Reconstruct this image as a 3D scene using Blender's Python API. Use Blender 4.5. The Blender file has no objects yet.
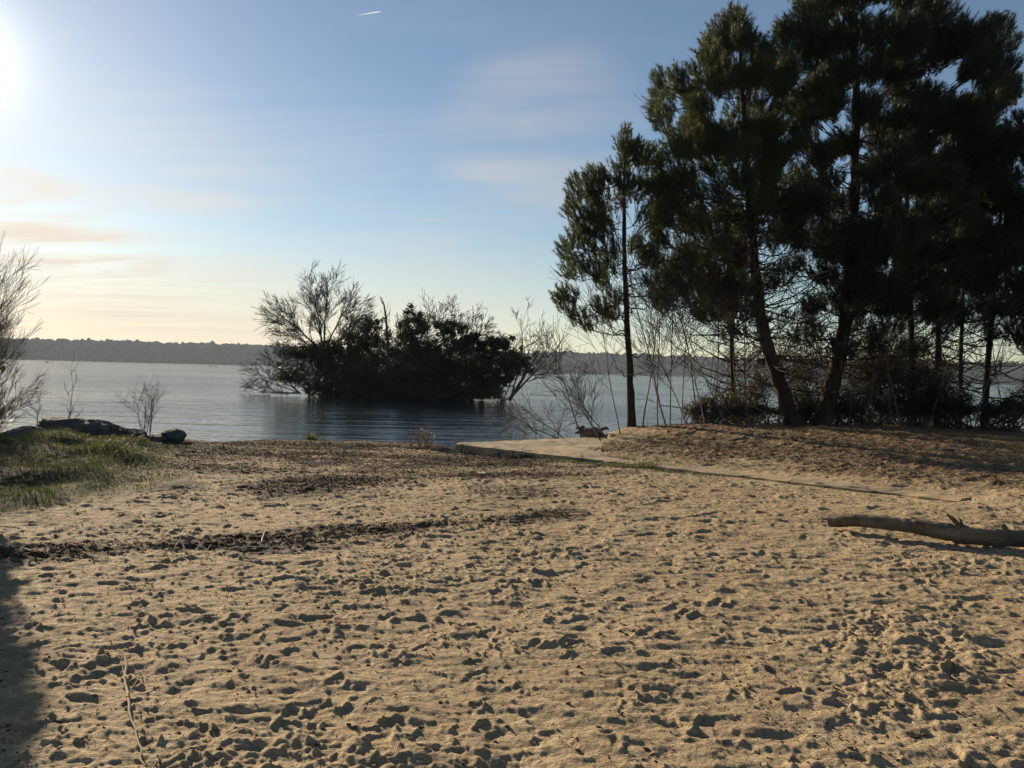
import bpy, math, random
import numpy as np
from mathutils import Vector, Matrix

R = math.radians
rng = np.random.default_rng(7)
random.seed(7)
scene = bpy.context.scene
COL = scene.collection

# ------------------------------------------------------------------ camera
CAM = Vector((0.0, 0.0, 2.25))
FPX = 828.0
CM = Matrix.Rotation(R(90 - 0.90), 3, 'X') @ Matrix.Rotation(R(1.46), 3, 'Z')


def ray(px, py):
    return CM @ Vector(((px - 512) / FPX, -(py - 384) / FPX, -1.0))


def W(px, py, Y):
    d = ray(px, py)
    return CAM + d * (Y / d.y)


def G(px, py, z):
    d = ray(px, py)
    return CAM + d * ((z - CAM.z) / d.z)


cam_data = bpy.data.cameras.new('camera')
cam = bpy.data.objects.new('camera', cam_data)
COL.objects.link(cam)
cam.matrix_world = Matrix.Translation(CAM) @ CM.to_4x4()
cam_data.sensor_fit = 'HORIZONTAL'
cam_data.sensor_width = 36.0
cam_data.lens = 36.0 * FPX / 1024.0
cam_data.clip_start = 0.05
cam_data.clip_end = 20000
scene.camera = cam

# ------------------------------------------------------------------ sun + sky
SUN_AZ = -34.6
SUN_EL = 17.0
sdir = Vector((math.sin(R(SUN_AZ)) * math.cos(R(SUN_EL)), math.cos(R(SUN_AZ)) * math.cos(R(SUN_EL)), math.sin(R(SUN_EL))))
sl = bpy.data.lights.new('sun', 'SUN')
sl.energy = 5.0
sl.angle = R(0.55)
sl.color = (1.0, 0.84, 0.62)
so = bpy.data.objects.new('sun', sl)
COL.objects.link(so)
so.rotation_euler = sdir.to_track_quat('Z', 'Y').to_euler()


class NT:
    """small helper round a node tree"""
    def __init__(self, tree):
        self.t = tree
        tree.nodes.clear()

    def n(self, kind, **kw):
        nd = self.t.nodes.new(kind)
        for k, v in kw.items():
            if k.startswith('i_'):
                key = k[2:]
                key = int(key) if key.isdigit() else key.replace('_', ' ')
                s = nd.inputs[key]
                if hasattr(v, 'is_linked') or hasattr(v, 'links'):
                    self.t.links.new(v, s)
                else:
                    s.default_value = v
            else:
                setattr(nd, k, v)
        return nd

    def math(self, op, a, b=0.0, clamp=False):
        nd = self.t.nodes.new('ShaderNodeMath')
        nd.operation = op
        nd.use_clamp = clamp
        for i, v in enumerate((a, b)):
            if hasattr(v, 'links'):
                self.t.links.new(v, nd.inputs[i])
            else:
                nd.inputs[i].default_value = v
        return nd.outputs[0]

    def noise(self, vec, scale, detail=4, rough=0.55, dist=0.0):
        nd = self.n('ShaderNodeTexNoise')
        nd.inputs['Scale'].default_value = scale
        nd.inputs['Detail'].default_value = detail
        nd.inputs['Roughness'].default_value = rough
        nd.inputs['Distortion'].default_value = dist
        if vec is not None:
            self.t.links.new(vec, nd.inputs['Vector'])
        return nd.outputs['Fac']

    def step(self, v, a, b, lo=0.0, hi=1.0):
        nd = self.n('ShaderNodeMapRange', interpolation_type='SMOOTHSTEP')
        self.t.links.new(v, nd.inputs[0])
        for i, q in enumerate((a, b, lo, hi)):
            nd.inputs[i + 1].default_value = q
        return nd.outputs[0]

    def mix(self, f, a, b, blend='MIX'):
        nd = self.n('ShaderNodeMix', data_type='RGBA', blend_type=blend)
        for s, v in ((nd.inputs[0], f), (nd.inputs[6], a), (nd.inputs[7], b)):
            if hasattr(v, 'links'):
                self.t.links.new(v, s)
            else:
                s.default_value = v if not isinstance(v, tuple) else (*v, 1.0)[:4]
        return nd.outputs[2]

    def map(self, vec, scale=(1, 1, 1), rot=(0, 0, 0), loc=(0, 0, 0)):
        nd = self.n('ShaderNodeMapping')
        self.t.links.new(vec, nd.inputs[0])
        nd.inputs['Scale'].default_value = scale
        nd.inputs['Rotation'].default_value = rot
        nd.inputs['Location'].default_value = loc
        return nd.outputs[0]


world = bpy.data.worlds.new('World')
scene.world = world
world.use_nodes = True
w = NT(world.node_tree)
sky = w.n('ShaderNodeTexSky', sky_type='NISHITA')
sky.sun_disc = False
sky.sun_elevation = R(SUN_EL)
sky.sun_rotation = R(SUN_AZ)
sky.altitude = 20
sky.air_density = 1.0
sky.dust_density = 0.14
sky.ozone_density = 2.0
tc = w.n('ShaderNodeTexCoord')
gen = tc.outputs['Generated']
sep = w.n('ShaderNodeSeparateXYZ', i_0=gen)
zc = w.math('MAXIMUM', sep.outputs[2], 0.02)
zc = w.math('ADD', zc, 0.06)
cu = w.math('DIVIDE', sep.outputs[0], zc)
cv = w.math('DIVIDE', sep.outputs[1], zc)
cvec = w.n('ShaderNodeCombineXYZ', i_0=cu, i_1=cv).outputs[0]
# high thin cirrus, drawn out along one wind direction
c1 = w.noise(w.map(cvec, (0.55, 1.6, 1), (0, 0, R(28)), (3.1, 0.4, 0)), 0.62, 6, 0.55, 0.9)
c2 = w.noise(w.map(cvec, (0.30, 0.40, 1), (0, 0, 0), (1.7, 2.2, 0)), 0.9, 2, 0.5, 0.3)
c1 = w.step(c1, 0.42, 0.78)
c2 = w.step(c2, 0.40, 0.66)
cl = w.math('MULTIPLY', w.math('MULTIPLY', c1, c2), .45)


def blob(px, py, a0, a1, k):
    d = ray(px, py).normalized()
    dp = w.n('ShaderNodeVectorMath', operation='DOT_PRODUCT')
    w.t.links.new(gen, dp.inputs[0]); dp.inputs[1].default_value = d
    return w.math('MULTIPLY', w.step(dp.outputs['Value'], math.cos(R(a0)), math.cos(R(a1))), k)


c3 = w.step(w.noise(w.map(cvec, (.55, 1.5, 1), (0, 0, R(62))), 0.9, 7, .58, .7), .36, .68)
for a_ in ((545, 150, 8.5, 1.5, .62), (15, 222, 4.5, .5, .60), (60, 240, 4.5, .5, .62), (100, 262, 4, .5, .55), (140, 279, 3.5, .4, .45), (60, 240, 15, 3, .28), (200, 262, 10, 2, .26), (330, 330, 14, 2, .15), (480, 300, 9, 1, .25)):
    cl = w.math('ADD', cl, w.math('MULTIPLY', blob(*a_), c3))
sunv = w.n('ShaderNodeVectorMath', operation='DOT_PRODUCT')
w.t.links.new(gen, sunv.inputs[0])
sunv.inputs[1].default_value = sdir
near = w.step(sunv.outputs['Value'], 0.55, 1.0)
ccol = w.mix(near, (3.6, 3.9, 4.6), (9.0, 8.0, 6.9))
clf = w.math('MULTIPLY', cl, w.math('ADD', w.math('MULTIPLY', near, 0.45), 0.42), clamp=True)
skyc = w.mix(clf, sky.outputs[0], ccol)
# dusty warm air low down on the sun's side
low = w.math('MULTIPLY', w.step(sep.outputs[2], .0, .17, 1, 0), w.step(sunv.outputs['Value'], .62, .96))
skyc = w.mix(w.math('MULTIPLY', low, .80), skyc, (8.4, 7.1, 5.7))
# thin ice veil close round the sun, lit from behind
om = w.math('SUBTRACT', 1.0, sunv.outputs['Value'])
g1 = w.math('MULTIPLY', w.math('EXPONENT', w.math('MULTIPLY', om, -1 / .0016)), 7.0)
g2 = w.math('MULTIPLY', w.math('EXPONENT', w.math('MULTIPLY', om, -1 / .020)), 1.3)
glow = w.n('ShaderNodeVectorMath', operation='SCALE')
glow.inputs[0].default_value = (1.0, .94, .86)
w.t.links.new(w.math('ADD', g1, g2), glow.inputs['Scale'])
addn = w.n('ShaderNodeVectorMath', operation='ADD')
w.t.links.new(skyc, addn.inputs[0]); w.t.links.new(glow.outputs[0], addn.inputs[1])
skyc = addn.outputs[0]
bg = w.n('ShaderNodeBackground', i_0=skyc, i_1=0.051)
wo = w.n('ShaderNodeOutputWorld', i_0=bg.outputs[0])

# ------------------------------------------------------------------ materials
def material(name):
    m = bpy.data.materials.new(name)
    m.use_nodes = True
    t = NT(m.node_tree)
    b = t.n('ShaderNodeBsdfPrincipled')
    b.inputs['Roughness'].default_value = 0.8
    b.inputs['Specular IOR Level'].default_value = 0.25
    o = t.n('ShaderNodeOutputMaterial', i_0=b.outputs[0])
    g = t.n('ShaderNodeNewGeometry')
    return m, t, b, o, g.outputs['Position']


def simple(name, ca, cb, scale=4.0, rough=0.85, bump=0.0, bscale=30.0, stretch=(1, 1, 1), spec=0.2, dist=0.02):
    m, t, b, o, pos = material(name)
    v = t.map(pos, stretch)
    f = t.step(t.noise(v, scale, 5, 0.6), 0.3, 0.7)
    t.t.links.new(t.mix(f, ca, cb), b.inputs['Base Color'])
    b.inputs['Roughness'].default_value = rough
    b.inputs['Specular IOR Level'].default_value = spec
    if bump:
        bn = t.n('ShaderNodeBump', i_Strength=bump, i_Distance=dist, i_Height=t.noise(v, bscale, 5, 0.65))
        t.t.links.new(bn.outputs[0], b.inputs['Normal'])
    return m


def leafmat(name, ca, cb, scale, trans=0.35, tcol=(0.12, 0.13, 0.03)):
    m, t, b, o, pos = material(name)
    f = t.step(t.noise(pos, scale, 3, 0.6), 0.35, 0.65)
    c = t.mix(f, ca, cb)
    t.t.links.new(c, b.inputs['Base Color'])
    b.inputs['Roughness'].default_value = 0.55
    b.inputs['Specular IOR Level'].default_value = 0.3
    tr = t.n('ShaderNodeBsdfTranslucent')
    tr.inputs[0].default_value = (*tcol, 1)
    ms = t.n('ShaderNodeMixShader', i_0=trans, i_1=b.outputs[0], i_2=tr.outputs[0])
    t.t.links.new(ms.outputs[0], o.inputs[0])
    return m


M = {}
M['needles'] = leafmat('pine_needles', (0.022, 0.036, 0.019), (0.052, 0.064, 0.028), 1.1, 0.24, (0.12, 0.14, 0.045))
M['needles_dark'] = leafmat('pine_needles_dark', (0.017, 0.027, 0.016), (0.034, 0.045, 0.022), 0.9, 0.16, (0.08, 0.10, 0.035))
M['leaf_dark'] = leafmat('evergreen_leaf', (0.022, 0.030, 0.014), (0.042, 0.048, 0.020), 0.8, 0.12, (0.07, 0.08, 0.02))
M['leaf_brush'] = leafmat('undergrowth_leaf', (0.018, 0.020, 0.012), (0.036, 0.032, 0.018), 1.2, 0.18, (0.10, 0.09, 0.03))
M['grass'] = leafmat('grass_blade', (0.040, 0.060, 0.018), (0.090, 0.098, 0.034), 2.0, 0.24, (0.15, 0.17, 0.04))
M['dry_grass'] = leafmat('dry_stalk', (0.30, 0.21, 0.11), (0.20, 0.13, 0.065), 6.0, 0.35, (0.35, 0.23, 0.10))
M['bark'] = simple('pine_bark', (0.020, 0.015, 0.012), (0.050, 0.036, 0.026), 9, 0.95, 0.9, 16, (1, 1, 0.3), dist=0.04)
M['bark_grey'] = simple('grey_bark', (0.075, 0.062, 0.052), (0.16, 0.135, 0.11), 9, 0.9, 0.4, 30, (1, 1, 0.4))
M['bark_pale'] = simple('pale_bark', (0.16, 0.13, 0.10), (0.30, 0.25, 0.20), 9, 0.85, 0.3, 30, (1, 1, 0.4))
M['twig'] = simple('twig_bark', (0.055, 0.042, 0.034), (0.11, 0.085, 0.066), 5, 0.9)
M['twig_tan'] = simple('tan_twig', (0.17, 0.13, 0.095), (0.26, 0.20, 0.145), 5, 0.9)
M['log'] = simple('weathered_wood', (0.08, 0.063, 0.046), (0.25, 0.195, 0.14), 7, 0.95, 1.0, 26, (0.16, 1, 1), dist=0.05)
M['logend'] = simple('cut_wood', (0.30, 0.22, 0.14), (0.42, 0.32, 0.21), 25, 0.9, 0.4, 60)
M['stick'] = simple('bleached_stick', (0.55, 0.47, 0.36), (0.75, 0.67, 0.54), 20, 0.8)
M['stick_brown'] = simple('brown_stick', (0.26, 0.19, 0.12), (0.40, 0.30, 0.19), 25, 0.85)
M['rock'] = simple('lakeside_rock', (0.055, 0.05, 0.045), (0.13, 0.115, 0.10), 3.5, 0.9, 0.8, 9, dist=0.06)
M['litter'] = simple('leaf_litter', (0.035, 0.024, 0.017), (0.17, 0.11, 0.066), 37, 0.9)
M['litter_pale'] = simple('needle_litter', (0.30, 0.19, 0.10), (0.12, 0.075, 0.042), 41, 0.85)
M['island'] = simple('island_soil', (0.018, 0.016, 0.012), (0.035, 0.03, 0.022), 2, 0.95)
M['forest'] = simple('far_forest', (0.020, 0.026, 0.016), (0.040, 0.044, 0.026), 0.05, 1.0, spec=0.0)
M['hillsoil'] = simple('far_hill', (0.035, 0.038, 0.024), (0.055, 0.055, 0.036), 0.02, 1.0, spec=0.0)
M['boat'] = simple('boat_hull', (0.05, 0.05, 0.06), (0.07, 0.07, 0.075), 1, 0.6)
M['boat_pale'] = simple('boat_trim', (0.5, 0.5, 0.48), (0.6, 0.6, 0.57), 1, 0.6)
M['kerb'] = simple('old_concrete', (0.24, 0.185, 0.125), (0.42, 0.33, 0.22), 1.6, 0.95, 0.6, 40)
_m, _t, _b, _o, _p = material('ramp_concrete')
_c = _t.mix(_t.step(_t.noise(_p, 1.6, 6, .7), .3, .7), (0.22, 0.172, 0.118), (0.40, 0.318, 0.215))
_v = _t.n('ShaderNodeTexVoronoi', feature='DISTANCE_TO_EDGE')
_t.t.links.new(_t.map(_p, (1, 1, .1)), _v.inputs['Vector']); _v.inputs['Scale'].default_value = .62
_cr = _t.step(_t.math('ADD', _v.outputs['Distance'], _t.math('MULTIPLY', _t.noise(_p, 6, 4), .05)), .028, .045, 1, 0)
_c = _t.mix(_t.math('MULTIPLY', _cr, .85), _c, (0.05, 0.038, 0.028))
_c = _t.mix(_t.step(_t.noise(_p, 34, 5, .8), .52, .70), _c, (0.13, 0.095, 0.065))
_c = _t.mix(_t.step(_t.noise(_p, .9, 5, .65), .46, .60), _c, (0.42, 0.31, 0.175))
_t.t.links.new(_c, _b.inputs['Base Color']); _b.inputs['Roughness'].default_value = .95
_t.t.links.new(_t.n('ShaderNodeBump', i_Strength=.7, i_Distance=.02, i_Height=_t.noise(_p, 30, 6, .75)).outputs[0], _b.inputs['Normal'])
M['concrete'] = _m
M['trail'], _t, _b, _o, _p = material('ice_trail')
_b.inputs['Base Color'].default_value = (0.9, 0.9, 0.9, 1)
_tr = _t.n('ShaderNodeBsdfTranslucent'); _tr.inputs[0].default_value = (0.95, 0.95, 0.95, 1)
_ms = _t.n('ShaderNodeMixShader', i_0=0.6, i_1=_b.outputs[0], i_2=_tr.outputs[0])
_tp = _t.n('ShaderNodeBsdfTransparent')
_ms2 = _t.n('ShaderNodeMixShader', i_0=0.35, i_1=_tp.outputs[0], i_2=_ms.outputs[0])
_t.t.links.new(_ms2.outputs[0], _o.inputs[0])


# ------------------------------------------------------------------ mesh helpers
class MB:
    """collects verts and faces (tris or quads) into one mesh"""
    def __init__(self):
        self.v = []; self.f3 = []; self.f4 = []; self.n = 0

    def add(self, v, f):
        v = np.asarray(v, np.float32); f = np.asarray(f, np.int64)
        (self.f3 if f.shape[1] == 3 else self.f4).append(f + self.n)
        self.v.append(v); self.n += len(v)

    def build(self, name, m, parent=None, smooth=False):
        me = bpy.data.meshes.new(name)
        v = np.concatenate(self.v)
        f3 = np.concatenate(self.f3) if self.f3 else np.zeros((0, 3), np.int64)
        f4 = np.concatenate(self.f4) if self.f4 else np.zeros((0, 4), np.int64)
        off = np.array(parent.location, np.float32) if parent is not None and parent.type == 'EMPTY' else np.zeros(3, np.float32)
        if parent is not None and 'off' in parent:
            off = np.array(parent['off'], np.float32)
        me.vertices.add(len(v)); me.vertices.foreach_set('co', (v - off).astype(np.float32).ravel())
        nl = f3.size + f4.size
        me.loops.add(nl)
        me.loops.foreach_set('vertex_index', np.concatenate([f3.ravel(), f4.ravel()]).astype(np.int32))
        me.polygons.add(len(f3) + len(f4))
        st = np.concatenate([np.arange(len(f3)) * 3, f3.size + np.arange(len(f4)) * 4]).astype(np.int32)
        me.polygons.foreach_set('loop_start', st)
        me.polygons.foreach_set('use_smooth', np.full(len(st), smooth))
        me.update(calc_edges=True)
        me.materials.append(m)
        o = bpy.data.objects.new(name, me)
        COL.objects.link(o)
        if parent is not None:
            o.parent = parent
        return o

    def tube(self, P, rad, k=6, cap=True):
        P = np.asarray(P, np.float64); rad = np.asarray(rad, np.float64)
        n = len(P)
        T = np.gradient(P, axis=0)
        T /= np.linalg.norm(T, axis=1)[:, None] + 1e-9
        ref = np.array([0.31, 0.95, 0.05]) if abs(T[0] @ np.array([0.31, 0.95, 0.05])) < 0.9 else np.array([1.0, 0, 0])
        U = np.cross(T, ref); U /= np.linalg.norm(U, axis=1)[:, None] + 1e-9
        V = np.cross(T, U)
        a = np.arange(k) * 2 * np.pi / k
        v = P[:, None, :] + rad[:, None, None] * (np.cos(a)[None, :, None] * U[:, None, :] + np.sin(a)[None, :, None] * V[:, None, :])
        v = v.reshape(-1, 3)
        i = np.arange(n - 1)[:, None] * k; j = np.arange(k)[None, :]; j2 = (j + 1) % k
        f = np.stack([i + j, i + j2, i + k + j2, i + k + j], -1).reshape(-1, 4)
        self.add(v, f)
        if cap and k > 3:
            b0 = self.n - n * k
            for s, c in ((0, P[0]), ((n - 1) * k, P[-1])):
                vv = np.concatenate([v[s:s + k], c[None]])
                ff = np.stack([np.arange(k), (np.arange(k) + 1) % k, np.full(k, k)], 1)
                if s == 0:
                    ff = ff[:, ::-1]
                self.add(vv, ff)


def tag(o, label=None, cat=None, group=None, kind=None):
    if label: o['label'] = label
    if cat: o['category'] = cat
    if group: o['group'] = group
    if kind: o['kind'] = kind
    return o


def empty(name, loc):
    o = bpy.data.objects.new(name, None)
    COL.objects.link(o)
    o.location = Vector([float(c) for c in loc])
    o.empty_display_size = 0.2
    return o


def nrm(a):
    return a / (np.linalg.norm(a, axis=-1, keepdims=True) + 1e-9)


def sst(x, a, b):
    t = np.clip((x - a) / (b - a), 0, 1)
    return t * t * (3 - 2 * t)


def fftnoise(shape, res, lo, hi, seed, power=1.0, aniso=(1, 1)):
    """band limited noise between wavelengths lo and hi metres"""
    g = np.random.default_rng(seed)
    ky = np.fft.fftfreq(shape[0], res)[:, None] * aniso[1]; kx = np.fft.rfftfreq(shape[1], res)[None] * aniso[0]
    k = np.sqrt(kx * kx + ky * ky) + 1e-9
    amp = np.where((k > 1 / hi) & (k < 1 / lo), k ** (-1 - power), 0)
    ph = g.normal(size=k.shape) + 1j * g.normal(size=k.shape)
    n = np.fft.irfft2(amp * ph, s=shape)
    return (n / n.std()).astype(np.float32)


# ------------------------------------------------------------------ terrain
SX = [-2600, -60, -20, -12, -9, -7.6, -6.5, -5, -2, -1, 0.5, 2.5, 4, 6, 9, 14, 25, 60, 2600]
SY = [20, 17, 18, 19.5, 21.2, 23.2, 24.0, 24.2, 24.3, 24.0, 24.6, 26.6, 28, 30.0, 31.5, 32.5, 33, 30, 20]
EO = np.array([-1.43, 22.0]); EE = np.array([0.627, -0.780]); EP = np.array([0.780, 0.627])
RAMP_L, RAMP_W = 12.75, 5.2


def ramp_z(s):
    return 0.30 + 0.0195 * s


def base_z(x, y, wob=0.0):
    d = np.interp(x, SX, SY) - y + wob
    zc_ = np.interp(d, [-40, -10, -1, 0, 0.5, 1.2, 4, 9, 12, 40], [-3.0, -1.3, -0.14, 0.0, 0.11, 0.17, 0.27, 0.50, 0.62, 0.66])
    zr = np.interp(d, [-40, -10, -1.5, 0, 1, 2.5, 5, 8, 13, 18, 40], [-3.0, -1.6, -0.25, 0.0, 0.36, 0.64, 0.78, 0.79, 0.72, 0.66, 0.66])
    wr = sst(x + .4 * (y - 24), 1.5, 4.4)
    z = zc_ * (1 - wr) + zr * wr
    z = z + 0.44 * np.exp(-((x + 9.6) / 2.9) ** 2 - ((y - 14.2) / 4.6) ** 2) * sst(d, 0.5, 4)
    # concrete ramp: sand lies against its edge, and over most of its top
    s = (x - EO[0]) * EE[0] + (y - EO[1]) * EE[1]
    t = (x - EO[0]) * EP[0] + (y - EO[1]) * EP[1]
    rz = ramp_z(np.clip(s, 0, RAMP_L))
    inl = sst(s, -0.6, 0.3) * (1 - sst(s, RAMP_L - 0.1, RAMP_L + 0.6))
    gap = np.interp(s, [0, 2.5, 4.5, 8, 12.5], [0.27, 0.25, 0.15, 0.085, 0.06])
    wl = inl * (1 - sst(-t, 0.4, 2.2)) * (t <= 0)
    z = z * (1 - wl) + (rz - gap) * wl
    bare = (t / 5.6 + s / 5.2 + wob * 0.6) < 1
    over = np.where(bare, -0.09, np.interp(t + .5 * wob, [0, 0.16, 0.30, 0.50, 1.3, 2.5, 5, 8], [-0.06, -0.06, -0.015, 0.012, 0.03, 0.08, 0.18, 0.25]))
    wi = inl * (t > 0) * (1 - sst(t, 4.5, 6.0))
    zi = np.maximum(rz + over, np.where(bare, -9, -9))
    z = z * (1 - wi) + zi * wi
    z = np.where((s < 0.3) & (t > -0.05) & (t < RAMP_W + .3) & (s > -3), np.minimum(z, np.interp(s, [-3, -0.6, 0.3], [-0.35, -0.05, 0.2])), z)
    return z


# raster of footprints and scuffs, 1 cm
RX0, RX1, RY0, RY1, RES = -13.0, 13.0, 1.6, 27.0, 0.0125
NX, NY = int((RX1 - RX0) / RES), int((RY1 - RY0) / RES)
H = np.zeros((NY, NX), np.float32)
def stamp(cx, cy, ang, A, B, D, rim, soft):
    rad = max(A, B) * 1.7
    i0, i1 = int((cx - rad - RX0) / RES), int((cx + rad - RX0) / RES) + 1
    j0, j1 = int((cy - rad - RY0) / RES), int((cy + rad - RY0) / RES) + 1
    i0, j0 = max(i0, 0), max(j0, 0); i1, j1 = min(i1, NX), min(j1, NY)
    if i1 <= i0 or j1 <= j0: return
    X = RX0 + (np.arange(i0, i1) + .5) * RES - cx; Y = RY0 + (np.arange(j0, j1) + .5) * RES - cy
    X, Y = np.meshgrid(X, Y)
    a = (X * math.cos(ang) + Y * math.sin(ang)) / A; b = (-X * math.sin(ang) + Y * math.cos(ang)) / B
    b = b * (1.0 + 0.35 * a + 0.35 * np.exp(-((a - .05) / .3) ** 2))   # heel narrower, waist
    r = np.sqrt(np.abs(a) ** 2.6 + np.abs(b) ** 2.4) ** 0.8
    pit = 1 - sst(r, 1 - soft, 1.0)
    ring = np.exp(-((r - 1.12) / .20) ** 2) * (1 + 0.7 * a)
    blk = H[j0:j1, i0:i1]
    keep = 1 - 0.75 * pit
    H[j0:j1, i0:i1] = blk * keep - D * pit * (1 + .25 * a) + rim * ring * (1 + .5 * np.clip(n2[j0:j1, i0:i1] * .7 + n3[j0:j1, i0:i1] * .9, -1.1, 2.4))


n1 = fftnoise((NY, NX), RES, 0.25, 1.4, 1, 0.7)
n5 = fftnoise((NY, NX), RES, 0.04, 0.20, 9, 0.3, (1.8, 1))
n2 = fftnoise((NY, NX), RES, 0.05, 0.30, 2, 0.3)
n3 = fftnoise((NY, NX), RES, 0.026, 0.07, 3, 0.0)
patch = fftnoise((NY, NX), RES, 0.8, 4.0, 4, 0.8)
H += 0.0065 * n1
# old, blurred prints, then walks of fresher ones
for q in range(2600):
    stamp(rng.uniform(RX0, RX1), RY0 + (RY1 - RY0) * rng.random() ** 1.15, rng.uniform(0, 6.28), rng.uniform(.09, .17), rng.uniform(.045, .085), rng.uniform(.003, .009), rng.uniform(.001, .003), rng.uniform(.2, .5))
H += 0.0011 * n2
n4 = fftnoise((NY, NX), RES, 0.075, 0.50, 8, 0.45, (2.3, 1))
ter = n4 * 1.3
H += 0.0054 * (np.floor(ter) + sst(ter - np.floor(ter), .82, 1.0))
for wlk in range(820):
    x = rng.uniform(RX0, RX1); y = RY0 + 20 * rng.random() ** 1.1; a = rng.uniform(0, 6.28)
    if rng.random() < .5: a = (math.pi / 2 if rng.random() < .5 else -math.pi / 2) + rng.normal() * .5
    kid = rng.random() < .25
    dep = rng.uniform(.0035, .009) * (2.4 if rng.random() < .10 else 1)
    for st in range(rng.integers(5, 16)):
        sd = (1 if st % 2 else -1) * rng.uniform(.07, .13)
        f = .7 if kid else 1
        stamp(x - math.sin(a) * sd, y + math.cos(a) * sd, a + sd * 1.5 + rng.normal() * .1, f * rng.uniform(.125, .16), f * rng.uniform(.05, .065), dep * rng.uniform(.7, 1.4), rng.uniform(.002, .006), rng.uniform(.08, .22))
        L = rng.uniform(.5, .75) * f
        x += math.cos(a) * L; y += math.sin(a) * L; a += rng.normal() * .12
for q in range(9000):
    stamp(rng.uniform(RX0, RX1), RY0 + (RY1 - RY0) * rng.random() ** 1.15, rng.normal() * .7, rng.uniform(.04, .11), rng.uniform(.02, .045), rng.uniform(.003, .008), rng.uniform(.001, .003), rng.uniform(.15, .4))
# broken, crumbly patches
H += 0.0022 * np.maximum(n3, -0.4) * np.clip(0.35 + 0.9 * sst(patch, 0.2, 1.5) , 0, 1.4)
H += 0.006 * np.abs(n2) ** 1.2 * sst(patch, 0.9, 1.9)
ter = n5 * 1.1
H += 0.0032 * (np.floor(ter) + sst(ter - np.floor(ter), .75, 1.0)) * (.45 + .75 * sst(patch, -.1, 1.1))
H = np.clip(H, -0.085, 0.06)


def samp(A, x, y):
    u = np.clip((x - RX0) / RES - .5, 0, NX - 1.001); v = np.clip((y - RY0) / RES - .5, 0, NY - 1.001)
    i = u.astype(int); j = v.astype(int); fu = u - i; fv = v - j
    r = A[j, i] * (1 - fu) * (1 - fv) + A[j, i + 1] * fu * (1 - fv) + A[j + 1, i] * (1 - fu) * fv + A[j + 1, i + 1] * fu * fv
    edge = sst(x, RX0, RX0 + 1) * (1 - sst(x, RX1 - 1, RX1)) * sst(y, RY0, RY0 + .4) * (1 - sst(y, RY1 - 1, RY1))
    return r * edge


def px_of(x, y, z):
    """image position, used only to read widths off the photograph"""
    v = CM.transposed() @ (Vector((x, y, z)) - CAM)
    return 512 - FPX * v.x / v.z, 384 + FPX * v.y / v.z


# wrack lines (dark drifted leaves): centre lines on the ground
def line(pts, z=0.6):
    return np.array([[*G(a, b, z).xy] for a, b in pts])


WRACK = [
    (line([(-120, 566), (0, 553), (110, 546), (190, 543), (260, 540), (340, 531), (430, 523), (500, 519), (560, 513)], .64), 0.32, 1.0),
    (line([(270, 498), (330, 489), (400, 485), (460, 482), (520, 480)], .52), 0.75, 0.85),
    (line([(215, 463), (300, 462), (380, 464), (450, 466), (520, 470), (570, 466)], .3), 1.5, 0.80),
    (line([(170, 447), (240, 449), (320, 449), (400, 450), (450, 451)], .17), 1.2, 0.95),
]


def seg_dist(x, y, P):
    d = np.full(np.shape(x), 1e9)
    for a, b in zip(P[:-1], P[1:]):
        ab = b - a; t = np.clip(((x - a[0]) * ab[0] + (y - a[1]) * ab[1]) / (ab @ ab), 0, 1)
        d = np.minimum(d, np.hypot(x - a[0] - t * ab[0], y - a[1] - t * ab[1]))
    return d


def wrack_mask(x, y, nz):
    m = np.zeros(np.shape(x))
    for P, wd, k in WRACK:
        m = np.maximum(m, k * (1 - sst(seg_dist(x, y, P) + 0.34 * wd * nz, wd * .05, wd * 1.5)))
    d = np.interp(x, SX, SY) - y
    zone = sst(d, .05, .5) * (1 - sst(d + 1.4 * nz, 8.5, 14.5)) * sst(x, -9.2, -6.5) * (1 - sst(x + .5 * nz, 1.2, 3.2)) * (.40 + .60 * sst(patch_at(x * .45 + 1, (y - 14) * 1.6 + 14), -.5, .6))
    return np.maximum(m, .80 * zone)


def grass_mask(x, y, nz):
    bx = np.interp(y, [-50, 2, 6.5, 8.5, 10.5, 13, 15.6, 18, 21, 24], [-30, -9, -6.0, -4.9, -4.5, -4.9, -5.8, -6.8, -7.8, -9])
    return sst(bx - x + .45 * nz, -0.25, 0.7)


def ramp_st(x, y):
    return (x - EO[0]) * EE[0] + (y - EO[1]) * EE[1], (x - EO[0]) * EP[0] + (y - EO[1]) * EP[1]


def needle_mask(x, y, nz):
    s, t = ramp_st(x, y)
    m = sst(t + .5 * nz, 0.2, 2.4) * sst(s, 2, 4) + sst(y + .8 * nz, 20.0, 23.5) * sst(x, 3, 4.5)
    m = np.maximum(m, .8 * sst(x + y * .35 + nz, 12.5, 15))
    return np.clip(m, 0, 1)


def patch_at(x, y):
    return samp(patch, x, y)


def ground_z(x, y):
    x = np.asarray(x, float); y = np.asarray(y, float)
    nz = patch_at(x, y)
    z = base_z(x, y, .12 * nz)
    g = grass_mask(x, y, nz); wm = wrack_mask(x, y, nz); nm = needle_mask(x, y, nz)
    s, t = ramp_st(x, y)
    d = np.interp(x, SX, SY) - y
    k = (1 - .65 * g) * (1 + .25 * nm) * sst(d, 0.2, 3) * (1 - .85 * ((t > -.05) & (t < .5) & (s > -1) & (s < RAMP_L)))
    h = samp(H, x, y)
    return z + h * k + nm * sst(d, 1, 4) * (.004 * samp(n5, x, y) + .007 * samp(n4, x, y)) * (1 - ((t > -.05) & (t < .5) & (s > -1) & (s < RAMP_L))) + .010 * wm + .006 * wm * samp(n5, x, y) + g * .05 * nz


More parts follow.
